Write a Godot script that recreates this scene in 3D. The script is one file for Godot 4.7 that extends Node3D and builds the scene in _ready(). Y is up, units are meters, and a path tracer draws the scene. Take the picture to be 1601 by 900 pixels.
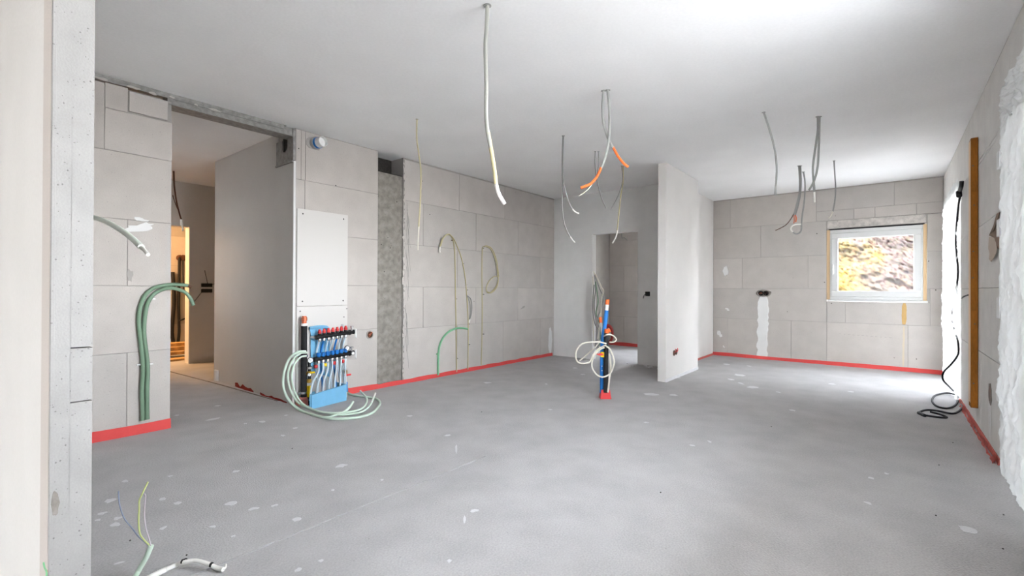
extends Node3D

const H := 2.5            # ceiling height
const XL := -4.2          # long left wall
const XR := 0.516         # right wall with the glazed openings
const ZP := -6.291        # partition with the doorway
const ZB := -8.015        # far wall with the small window
const ZPIL := -0.245      # near wall, side towards the camera

const GROUPS := {"ceiling_cable": "cables hanging from the ceilings", "conduit": "loose conduits", "cable": "loose cables on walls and pipes", "socket_box": "open socket boxes", "plasterboard": "plasterboard sheets", "timber": "timbers in the lit doorway", "plastic_sheet": "plastic sheets over the openings", "hose": "loose hoses"}

var st: SurfaceTool
var org := Vector3.ZERO
var rng := RandomNumberGenerator.new()
var M := {}
var used := {}

# ------------------------------------------------------------------ helpers
func begin(at := Vector3.ZERO):
	st = SurfaceTool.new()
	st.begin(Mesh.PRIMITIVE_TRIANGLES)
	st.set_smooth_group(-1)
	org = at

func tri(a: Vector3, b: Vector3, c: Vector3):
	st.add_vertex(a - org)
	st.add_vertex(c - org)
	st.add_vertex(b - org)

func quad(a: Vector3, b: Vector3, c: Vector3, d: Vector3):
	tri(a, b, c)
	tri(a, c, d)

func box(p: Vector3, q: Vector3):
	var a := Vector3(minf(p.x, q.x), minf(p.y, q.y), minf(p.z, q.z))
	var b := Vector3(maxf(p.x, q.x), maxf(p.y, q.y), maxf(p.z, q.z))
	quad(Vector3(a.x, a.y, b.z), Vector3(b.x, a.y, b.z), Vector3(b.x, b.y, b.z), Vector3(a.x, b.y, b.z))
	quad(Vector3(b.x, a.y, a.z), Vector3(a.x, a.y, a.z), Vector3(a.x, b.y, a.z), Vector3(b.x, b.y, a.z))
	quad(Vector3(b.x, a.y, b.z), Vector3(b.x, a.y, a.z), Vector3(b.x, b.y, a.z), Vector3(b.x, b.y, b.z))
	quad(Vector3(a.x, a.y, a.z), Vector3(a.x, a.y, b.z), Vector3(a.x, b.y, b.z), Vector3(a.x, b.y, a.z))
	quad(Vector3(a.x, b.y, b.z), Vector3(b.x, b.y, b.z), Vector3(b.x, b.y, a.z), Vector3(a.x, b.y, a.z))
	quad(Vector3(a.x, a.y, a.z), Vector3(b.x, a.y, a.z), Vector3(b.x, a.y, b.z), Vector3(a.x, a.y, b.z))

# a polygon given counter-clockwise as seen from its outside, oriented away from c
func out_poly(pts: Array, c: Vector3):
	var n: Vector3 = (pts[1] - pts[0]).cross(pts[2] - pts[0])
	var mid := Vector3.ZERO
	for p in pts:
		mid += p
	mid /= pts.size()
	var q := pts.duplicate()
	if n.dot(mid - c) < 0:
		q.reverse()
	for i in range(1, q.size() - 1):
		tri(q[0], q[i], q[i + 1])

# box with chamfered edges
func cbox(p: Vector3, q: Vector3, ch: float, turn := Basis.IDENTITY):
	var a := Vector3(minf(p.x, q.x), minf(p.y, q.y), minf(p.z, q.z))
	var b := Vector3(maxf(p.x, q.x), maxf(p.y, q.y), maxf(p.z, q.z))
	var c := (a + b) / 2
	var h := (b - a) / 2
	var corner := func(s: Vector3, axis: int) -> Vector3:
		var v := Vector3(s.x * (h.x - ch), s.y * (h.y - ch), s.z * (h.z - ch))
		v[axis] = s[axis] * h[axis]
		return c + turn * v
	for axis in 3:
		var u := (axis + 1) % 3
		var w := (axis + 2) % 3
		for sg in [-1.0, 1.0]:
			var l := []
			for k in [[-1.0, -1.0], [1.0, -1.0], [1.0, 1.0], [-1.0, 1.0]]:
				var s := Vector3.ZERO
				s[axis] = sg
				s[u] = k[0]
				s[w] = k[1]
				l.append(corner.call(s, axis))
			out_poly(l, c)
		for k in [[-1.0, -1.0], [1.0, -1.0], [1.0, 1.0], [-1.0, 1.0]]:
			var s0 := Vector3.ZERO
			s0[axis] = -1.0
			s0[u] = k[0]
			s0[w] = k[1]
			var s1 := s0
			s1[axis] = 1.0
			out_poly([corner.call(s0, u), corner.call(s1, u), corner.call(s1, w), corner.call(s0, w)], c)
	for x in [-1.0, 1.0]:
		for y in [-1.0, 1.0]:
			for z in [-1.0, 1.0]:
				var s := Vector3(x, y, z)
				out_poly([corner.call(s, 0), corner.call(s, 1), corner.call(s, 2)], c)

func smooth_path(pts: Array, sub: int) -> Array:
	var r := []
	var n := pts.size()
	if n < 3:
		for k in sub + 1:
			r.append(pts[0].lerp(pts[n - 1], float(k) / sub))
		return r
	for i in n - 1:
		var p0: Vector3 = pts[maxi(i - 1, 0)]
		var p3: Vector3 = pts[mini(i + 2, n - 1)]
		for k in sub:
			r.append(pts[i].cubic_interpolate(pts[i + 1], p0, p3, float(k) / sub))
	r.append(pts[n - 1])
	return r

# a round tube along a path; ribs > 0 makes a corrugated pipe
func tube(pts: Array, r: float, sides := 8, sub := 5, ribs := 0.0, r_end := -1.0):
	var p := smooth_path(pts, sub)
	var n := p.size()
	var up := Vector3(0.31, 0.9, 0.2).normalized()
	var prev := []
	st.set_smooth_group(0)
	var first := []
	for i in n:
		var d: Vector3 = (p[mini(i + 1, n - 1)] - p[maxi(i - 1, 0)]).normalized()
		if absf(up.dot(d)) > 0.98:
			up = d.cross(Vector3(0.7, 0.1, 0.7)).normalized()
		var x := (up - d * up.dot(d)).normalized()
		var y := d.cross(x)
		up = x
		var rr := r if r_end < 0 else lerpf(r, r_end, float(i) / (n - 1))
		if ribs > 0 and i % 2 == 1:
			rr *= 1.0 - ribs
		var ring := []
		for k in sides:
			var a := TAU * k / sides
			ring.append(p[i] + (x * cos(a) + y * sin(a)) * rr)
		if i == 0:
			first = ring
		else:
			for k in sides:
				var k2 := (k + 1) % sides
				quad(prev[k], prev[k2], ring[k2], ring[k])
		prev = ring
	st.set_smooth_group(-1)
	for k in range(1, sides - 1):
		tri(first[0], first[k + 1], first[k])
		tri(prev[0], prev[k], prev[k + 1])

# turned shape: profile of (radius, distance along the axis)
func lathe(at: Vector3, axis: Vector3, prof: Array, sides := 16):
	var d := axis.normalized()
	var x := d.cross(Vector3(0.3, 0.2, 0.9)).normalized()
	if absf(d.dot(Vector3(0.3, 0.2, 0.9).normalized())) > 0.95:
		x = d.cross(Vector3.UP).normalized()
	var y := d.cross(x)
	var ring := func(q: Vector2) -> Array:
		var l := []
		for k in sides:
			var a := TAU * k / sides
			l.append(at + d * q.y + (x * cos(a) + y * sin(a)) * q.x)
		return l
	for i in prof.size() - 1:
		var a: Array = ring.call(prof[i])
		var b: Array = ring.call(prof[i + 1])
		st.set_smooth_group(i + 1)
		for k in sides:
			var k2 := (k + 1) % sides
			quad(a[k], a[k2], b[k2], b[k])
	st.set_smooth_group(-1)

func disc(at: Vector3, axis: Vector3, r: float, t: float, sides := 14):
	lathe(at, axis, [Vector2(0.0001, 0), Vector2(r * 0.86, 0), Vector2(r, t * 0.3), Vector2(r, t * 0.7), Vector2(r * 0.86, t), Vector2(0.0001, t)], sides)

# an irregular thin patch lying on a surface
func patch(c: Vector3, u: Vector3, v: Vector3, ru: float, rv: float, t: float, rough := 0.3, n := 14):
	var w := u.cross(v).normalized() * t
	var l := []
	for k in n:
		var a := TAU * k / n
		var f := 1.0 - rough * rng.randf()
		l.append(c + u * (cos(a) * ru * f) + v * (sin(a) * rv * f))
	for k in n:
		var k2 := (k + 1) % n
		var a2: Vector3 = c + (l[k] - c) * 0.9 + w
		var b2: Vector3 = c + (l[k2] - c) * 0.9 + w
		tri(c + w, a2, b2)
		quad(l[k], l[k2], b2, a2)

# a long flat streak with ragged sides between two points of a surface
func streak(a: Vector3, b: Vector3, across: Vector3, w: float, t: float, ragged := 0.25, step := 0.05):
	var n := maxi(2, int((b - a).length() / step))
	var l := []
	var up := across.cross(b - a).normalized() * t
	for i in n + 1:
		var p := a.lerp(b, float(i) / n)
		var e := 0.6 if i == 0 or i == n else 1.0
		l.append([p - across * w * e * (1.0 - ragged * rng.randf()), p + across * w * e * (1.0 - ragged * rng.randf())])
	for i in n:
		var p0: Vector3 = l[i][0]
		var q0: Vector3 = l[i][1]
		var p1: Vector3 = l[i + 1][0]
		var q1: Vector3 = l[i + 1][1]
		var c := (p0 + q1) / 2 - up * 4.0
		var k := up + (q0 - p0) * 0.08
		var m := up - (q0 - p0) * 0.08
		out_poly([p0 + k, q0 + m, q1 + m, p1 + k], c)
		out_poly([p0, p0 + k, p1 + k, p1], c)
		out_poly([q0, q0 + m, q1 + m, q1], c)

# a strip of torn film standing along the foot of a wall
func torn(a: Vector3, b: Vector3, out: Vector3, h0: float, h1: float, step := 0.06):
	var n := maxi(2, int((b - a).length() / step))
	var l := []
	for i in n + 1:
		l.append([a.lerp(b, float(i) / n), lerpf(h0, h1, rng.randf()), rng.randf_range(0.002, 0.014)])
	for i in n:
		var p: Vector3 = l[i][0]
		var q: Vector3 = l[i + 1][0]
		var pt: Vector3 = p + Vector3.UP * l[i][1] + out * 0.003
		var qt: Vector3 = q + Vector3.UP * l[i + 1][1] + out * 0.003
		var c := (p + q) / 2 - out * 0.2
		out_poly([p + out * l[i][2], q + out * l[i + 1][2], qt, pt], c)
		out_poly([p, q, qt, pt], c + out * 0.4)

func commit(called: String, mat: Material, parent: Node = self) -> MeshInstance3D:
	st.generate_normals()
	var m := MeshInstance3D.new()
	m.mesh = st.commit()
	m.material_override = mat
	m.name = numbered(called) if parent == self else called
	m.cast_shadow = GeometryInstance3D.SHADOW_CASTING_SETTING_ON
	parent.add_child(m, true)
	if parent == self:
		m.position = org
	return m

func numbered(called: String) -> String:
	used[called] = used.get(called, -1) + 1
	return called if used[called] == 0 else "%s_%03d" % [called, used[called]]

func thing(called: String, label: String, category: String, at: Vector3, group := "") -> Node3D:
	var o := Node3D.new()
	o.name = numbered(called)
	add_child(o)
	o.position = at
	tag(o, label, category, group if group != "" else GROUPS.get(called, ""))
	org = at
	return o

func tag(o: Node, label: String, category: String, group := ""):
	o.set_meta("label", label)
	o.set_meta("category", category)
	if group != "":
		o.set_meta("group", group)

func structure(o: Node, label: String, category: String):
	o.set_meta("kind", "structure")
	tag(o, label, category)

# ------------------------------------------------------------------ materials
func noise_bytes(size: int, freq: float, octaves: int, sd: int) -> PackedByteArray:
	var n := FastNoiseLite.new()
	n.seed = sd
	n.noise_type = FastNoiseLite.TYPE_SIMPLEX_SMOOTH
	n.frequency = freq
	n.fractal_octaves = octaves
	var im := n.get_seamless_image(size, size, false, false, 0.15, true)
	im.convert(Image.FORMAT_L8)
	return im.get_data()

# tone texture around white: soft blotches, grain and pores
func tone_tex(size: int, sd: int, blotch_f: float, blotch: float, grain: float, pores := 0, pore_dark := 0.5, pore_r := 1.5) -> Array:
	var a := noise_bytes(size, blotch_f, 4, sd)
	var b := noise_bytes(size, 0.22, 2, sd + 7)
	var r := RandomNumberGenerator.new()
	r.seed = sd
	var col := PackedByteArray()
	var hgt := PackedByteArray()
	col.resize(size * size)
	hgt.resize(size * size)
	for i in size * size:
		var g := b[i] / 255.0 - 0.5
		col[i] = int(clampf(1.0 - blotch * (1.0 - a[i] / 255.0) + grain * g - grain * 0.5, 0, 1) * 255)
		hgt[i] = int(clampf(0.6 + g * 0.7 + (a[i] / 255.0 - 0.5) * 0.15, 0, 1) * 255)
	for k in pores:
		var px := r.randi_range(0, size - 1)
		var py := r.randi_range(0, size - 1)
		var pr := pore_r * r.randf_range(0.4, 1.0)
		for dy in range(-3, 4):
			for dx in range(-3, 4):
				var q := Vector2(dx, dy * r.randf_range(0.8, 1.3)).length()
				if q <= pr:
					var j := ((py + dy + size) % size) * size + (px + dx + size) % size
					col[j] = int(col[j] * lerpf(1.0, pore_dark, clampf(pr - q + 0.5, 0, 1)))
					hgt[j] = int(hgt[j] * 0.4)
	var ci := Image.create_from_data(size, size, false, Image.FORMAT_L8, col)
	ci.convert(Image.FORMAT_RGB8)
	var hi := Image.create_from_data(size, size, false, Image.FORMAT_L8, hgt)
	hi.convert(Image.FORMAT_RGBA8)
	hi.bump_map_to_normal_map(2.0)
	return [ImageTexture.create_from_image(ci), ImageTexture.create_from_image(hi)]

func mat(called: String, color: Color, rough := 0.9, metal := 0.0) -> StandardMaterial3D:
	var m := StandardMaterial3D.new()
	m.resource_name = called
	m.albedo_color = color
	m.roughness = rough
	m.metallic = metal
	m.metallic_specular = 0.4
	M[called] = m
	return m

func tmat(called: String, color: Color, tex: Array, metres: float, bump := 0.3, rough := 0.95) -> StandardMaterial3D:
	var m := mat(called, color, rough)
	m.albedo_texture = tex[0]
	if bump > 0:
		m.normal_enabled = true
		m.normal_texture = tex[1]
		m.normal_scale = bump
	m.uv1_triplanar = true
	m.uv1_world_triplanar = true
	m.uv1_scale = Vector3.ONE / metres
	m.metallic_specular = 0.25
	return m

func materials():
	var t_block := tone_tex(512, 3, 0.008, 0.05, 0.04, 350, 0.85, 1.2)
	var t_pore := tone_tex(512, 5, 0.012, 0.05, 0.04, 650, 0.62, 1.25)
	var t_plaster := tone_tex(512, 8, 0.006, 0.025, 0.02)
	var t_floor := tone_tex(1024, 11, 0.006, 0.07, 0.12, 200, 0.8, 1.2)
	var t_conc := tone_tex(512, 14, 0.02, 0.2, 0.10, 400, 0.65, 1.6)
	tmat("ceiling_paint", Color(0.98, 0.976, 0.97), t_plaster, 2.6, 0.08)
	tmat("plaster", Color(0.845, 0.83, 0.81), t_plaster, 1.9, 0.1)
	tmat("darker_band", Color(0.78, 0.745, 0.715), t_plaster, 0.9, 0.2)
	tmat("light_plaster", Color(0.875, 0.86, 0.842), t_plaster, 1.7, 0.1)
	tmat("wet_plaster", Color(0.90, 0.895, 0.885), t_plaster, 0.9, 0.2)
	var tones := [Color(0.785, 0.757, 0.73), Color(0.772, 0.746, 0.72), Color(0.797, 0.77, 0.745), Color(0.762, 0.739, 0.715)]
	for i in 4:
		tmat("block_%d" % i, tones[i], t_block, 1.1 + 0.07 * i, 0.2)
		M["block_%d" % i].uv1_offset = Vector3(0.37, 0.61, 0.13) * i
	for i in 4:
		tmat("bounce_lit_block_%d" % i, tones[i].lerp(Color(1, 1, 0.99), 0.55), t_block, 1.1 + 0.07 * i, 0.2)  # block tones lifted towards white, standing in for bounced light on the right wall
	tmat("cut_block", Color(0.69, 0.68, 0.665), t_pore, 0.62, 0.25)
	tmat("mortar", Color(0.68, 0.66, 0.635), t_block, 0.8, 0.3)
	mat("mortar_dark", Color(0.33, 0.31, 0.29), 0.95)
	tmat("screed", Color(0.795, 0.785, 0.78), t_floor, 2.3, 0.55)
	tmat("splat", Color(0.88, 0.875, 0.875), t_block, 0.5, 0.3)
	tmat("concrete", Color(0.66, 0.635, 0.60), t_conc, 0.9, 0.5)
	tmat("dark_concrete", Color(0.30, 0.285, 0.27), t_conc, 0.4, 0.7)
	tmat("lintel_board", Color(0.88, 0.85, 0.82), t_conc, 1.2, 0.4)
	tmat("grey_steel", Color(0.70, 0.69, 0.67), t_conc, 0.6, 0.2, 0.55)
	M.grey_steel.metallic = 0.35
	mat("galvanised", Color(0.72, 0.72, 0.72), 0.35, 0.85)
	mat("chrome", Color(0.8, 0.8, 0.8), 0.25, 0.9)
	mat("brass", Color(0.78, 0.62, 0.30), 0.35, 0.8)
	mat("copper", Color(0.80, 0.45, 0.33), 0.4, 0.6)
	mat("drywall", Color(0.82, 0.805, 0.785), 0.9)
	mat("screw", Color(0.35, 0.34, 0.33), 0.5, 0.4)
	tmat("red_strip", Color(0.87, 0.33, 0.32), t_plaster, 0.25, 0.4, 0.6)
	tmat("pink_strip", Color(0.90, 0.48, 0.44), t_conc, 0.5, 0.4, 0.7)
	tmat("rust_stain", Color(0.80, 0.66, 0.44), t_block, 0.4, 0.1)
	mat("pvc_white", Color(0.80, 0.80, 0.79), 0.35)
	mat("foam_tan", Color(0.86, 0.74, 0.58), 0.9)
	mat("gasket", Color(0.15, 0.15, 0.15), 0.8)
	mat("black_plastic", Color(0.07, 0.07, 0.075), 0.5)
	mat("black_foam", Color(0.15, 0.15, 0.155), 0.85)
	mat("white_plastic", Color(0.93, 0.93, 0.92), 0.4)
	mat("red_plastic", Color(0.86, 0.24, 0.24), 0.4)
	mat("orange_plastic", Color(0.92, 0.42, 0.18), 0.5)
	mat("blue_plastic", Color(0.12, 0.45, 0.75), 0.45)
	tmat("blue_foam", Color(0.50, 0.74, 0.88), t_block, 0.5, 0.4, 0.8)
	mat("pale_pipe", Color(0.78, 0.84, 0.87), 0.4)
	mat("yellow_tape", Color(0.95, 0.80, 0.10), 0.5)
	mat("hose_green", Color(0.80, 0.87, 0.80), 0.45)
	mat("conduit_green", Color(0.46, 0.56, 0.465), 0.5)
	mat("conduit_bright", Color(0.48, 0.72, 0.55), 0.5)
	mat("conduit_grey", Color(0.63, 0.63, 0.60), 0.55)
	mat("conduit_sage", Color(0.93, 0.95, 0.90), 0.5)
	mat("cable_yellow", Color(0.74, 0.70, 0.55), 0.55)
	mat("cable_grey", Color(0.60, 0.60, 0.585), 0.55)
	mat("cable_white", Color(0.92, 0.91, 0.88), 0.5)
	mat("cable_cream", Color(0.87, 0.85, 0.79), 0.5)
	mat("rubber", Color(0.10, 0.10, 0.11), 0.6)
	mat("wire_brown", Color(0.35, 0.22, 0.15), 0.5)
	mat("wire_yellow", Color(0.78, 0.82, 0.55), 0.5)
	mat("wire_green", Color(0.50, 0.75, 0.55), 0.5)
	mat("wire_blue", Color(0.60, 0.64, 0.72), 0.5)
	mat("wire_grey", Color(0.72, 0.68, 0.70), 0.5)
	var t_wood := wood_tex()
	tmat("plank_wood", Color(0.62, 0.385, 0.14), t_wood, 0.9, 0.0, 0.7)
	tmat("raw_wood", Color(0.86, 0.70, 0.48), t_wood, 0.7, 0.0, 0.8)
	mat("plank_edge", Color(0.90, 0.80, 0.68), 0.8)
	mat("brown_paper", Color(0.52, 0.44, 0.38), 0.9)
	mat("light_paper", Color(0.74, 0.68, 0.62), 0.9)
	var film := mat("film", Color(0.9, 0.905, 0.9, 0.98), 0.4)
	film.transparency = BaseMaterial3D.TRANSPARENCY_ALPHA
	film.backlight_enabled = true
	film.backlight = Color(0.08, 0.08, 0.08)
	film.cull_mode = BaseMaterial3D.CULL_DISABLED
	var tape := mat("film_tape", Color(0.95, 0.95, 0.95), 0.5)
	tape.backlight_enabled = true
	tape.backlight = Color(0.5, 0.5, 0.5)
	var film2 := film.duplicate() as StandardMaterial3D
	film2.resource_name = "clear_film"
	film2.albedo_color.a = 0.93
	film2.backlight = Color(0.45, 0.45, 0.45)
	M["clear_film"] = film2
	var film3 := film2.duplicate() as StandardMaterial3D
	film3.resource_name = "thin_film"
	film3.albedo_color.a = 0.8
	film3.backlight = Color(0.9, 0.9, 0.9)
	M["thin_film"] = film3
	tape.cull_mode = BaseMaterial3D.CULL_DISABLED
	var glass := mat("glass", Color(1, 1, 1, 0.03), 0.02)
	glass.transparency = BaseMaterial3D.TRANSPARENCY_ALPHA
	glass.metallic_specular = 0.08
	var rock := mat("rock", Color.WHITE, 0.95)
	rock.vertex_color_use_as_albedo = true
	rock.metallic_specular = 0.0
	mat("soil", Color(0.55, 0.555, 0.56), 1.0)
	var glow := mat("bulb", Color(1, 0.8, 0.55), 0.4)
	glow.emission_enabled = true
	glow.emission = Color(1, 0.72, 0.4)
	glow.emission_energy_multiplier = 2.0

func wood_tex() -> Array:
	var size := 256
	var a := noise_bytes(size, 0.02, 3, 21)
	var b := noise_bytes(size, 0.15, 2, 22)
	var col := PackedByteArray()
	col.resize(size * size)
	for y in size:
		for x in size:
			var s := a[(y / 8) * size + x] / 255.0
			var f := b[((y / 3) % size) * size + (x * 3) % size] / 255.0
			col[y * size + x] = int(clampf(0.62 + 0.3 * s + 0.16 * f, 0, 1) * 255)
	var ci := Image.create_from_data(size, size, false, Image.FORMAT_L8, col)
	ci.convert(Image.FORMAT_RGB8)
	return [ImageTexture.create_from_image(ci), null]

# ------------------------------------------------------------------ masonry
func block_x(parent: Node, x: float, z0: float, z1: float, y0: float, y1: float, proud := 0.0, face := 1.0):
	begin()
	var g := 0.002
	var f := x + face * (proud + rng.randf_range(-0.001, 0.0012))
	cbox(Vector3(x - face * 0.03, y0 + g, minf(z0, z1) + g), Vector3(f, y1 - g, maxf(z0, z1) - g), 0.0018)
	commit("block", M[("bounce_lit_block_%d" if face < 0 else "block_%d") % rng.randi_range(0, 3)], parent)

func block_z(parent: Node, z: float, x0: float, x1: float, y0: float, y1: float, proud := 0.0):
	begin()
	var g := 0.002
	var f := z + proud + rng.randf_range(-0.001, 0.0012)
	cbox(Vector3(minf(x0, x1) + g, y0 + g, z - 0.03), Vector3(maxf(x0, x1) - g, y1 - g, f), 0.0018)
	commit("block", M["block_%d" % rng.randi_range(0, 3)], parent)

func row_x(parent: Node, x: float, y0: float, y1: float, cuts: Array, face := 1.0):
	for i in cuts.size() - 1:
		block_x(parent, x, cuts[i], cuts[i + 1], y0, y1, 0.0, face)

func row_z(parent: Node, z: float, y0: float, y1: float, cuts: Array):
	for i in cuts.size() - 1:
		block_z(parent, z, cuts[i], cuts[i + 1], y0, y1)

# ------------------------------------------------------------------ scene
func _ready():
	rng.seed = 20240611
	camera_and_light()
	materials()
	shell()
	left_side()
	entry()
	far_wall()
	right_wall()
	manifold()
	stub_bundle()
	wall_conduits()
	ceiling_cables()
	floor_things()
	hall_room()
	closet()
	outside()

func camera_and_light():
	var cam := Camera3D.new()
	cam.name = "camera"
	cam.position = Vector3(0, 1.0445, 0)
	cam.basis = Basis.from_euler(Vector3(0.0036, 0.6775, 0.0043))
	cam.fov = 62.886
	cam.near = 0.02
	cam.far = 300
	add_child(cam)
	cam.current = true
	var sky := ProceduralSkyMaterial.new()
	sky.sky_top_color = Color(0.87, 0.90, 0.945)
	sky.sky_horizon_color = Color(0.945, 0.96, 0.975)
	sky.ground_horizon_color = Color(0.80, 0.79, 0.78)
	sky.ground_bottom_color = Color(0.42, 0.41, 0.40)
	sky.sky_energy_multiplier = 1.0
	sky.sun_angle_max = 4.0
	var e := Environment.new()
	e.background_mode = Environment.BG_SKY
	e.sky = Sky.new()
	e.sky.sky_material = sky
	e.tonemap_mode = Environment.TONE_MAPPER_LINEAR
	e.tonemap_exposure = 54.0
	e.sdfgi_enabled = true
	e.ssao_enabled = true
	e.ssil_enabled = true
	var we := WorldEnvironment.new()
	we.environment = e
	add_child(we)
	var sun := DirectionalLight3D.new()
	sun.name = "sun"
	sun.light_color = Color(1.0, 0.95, 0.88)
	sun.light_energy = 0.5
	sun.light_angular_distance = 1.0
	sun.shadow_enabled = true
	add_child(sun)
	sun.look_at_from_position(Vector3(-5, 12, 7), Vector3.ZERO)

func shell():
	# floor: three slabs with a sawn joint between the near two
	var jx := -1.981
	begin()
	box(Vector3(-10.2, -0.2, -2.2), Vector3(jx - 0.0032, 0, 7.3))
	box(Vector3(jx + 0.0032, -0.2, -2.2), Vector3(XR + 0.36, 0, 7.3))
	box(Vector3(-10.2, -0.2, -8.4), Vector3(XR + 0.36, 0, -2.2))
	box(Vector3(jx - 0.01, -0.2, -2.3), Vector3(jx + 0.01, -0.012, 7.3))
	var fl := commit("floor", M.screed)
	structure(fl, "grey cement screed floor with pale smears and a sawn joint", "floor")
	# slightly raised ragged lip along the joint
	begin()
	var z := -0.55
	while z > -2.15:
		var l := rng.randf_range(0.05, 0.22)
		if rng.randf() < 0.75:
			patch(Vector3(jx + rng.randf_range(0.004, 0.007), 0, z - l / 2), Vector3.BACK, Vector3.RIGHT, l / 2, rng.randf_range(0.003, 0.006), 0.002, 0.5, 12)
		z -= l + 0.02
	commit("joint_lip", M.screed, fl).set_meta("kind", "stuff")
	begin()
	box(Vector3(-10.2, H, -8.4), Vector3(XR + 0.36, H + 0.25, 7.3))
	added_eave()
	structure(commit("ceiling", M.ceiling_paint), "smooth white painted concrete ceiling with cables hanging from it", "ceiling")
	# rear part of the room, behind the camera
	begin()
	box(Vector3(-4.56, 0, 7.0), Vector3(-1.3, H, 7.3))
	box(Vector3(0.3, 0, 7.0), Vector3(XR + 0.36, H, 7.3))
	box(Vector3(-1.3, 2.42, 7.0), Vector3(0.3, H, 7.3))  # opening added out of view to bring daylight in from behind
	box(Vector3(-0.53, 0, 7.08), Vector3(-0.48, 2.42, 7.14))
	structure(commit("wall_rear", M.plaster), "wall behind the viewpoint with an added opening that lets in daylight", "wall")
	begin()
	box(Vector3(-4.56, 0, -0.05), Vector3(XL, H, 7.3))
	structure(commit("wall_rear_left", M.plaster), "plain plastered side wall behind the near partition", "wall")

# unseen eave added outside, cutting steep sky light at the right openings
func added_eave():
	box(Vector3(XR + 0.36, H + 0.02, -8.4), Vector3(XR + 1.7, H + 0.25, 7.3))

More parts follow.
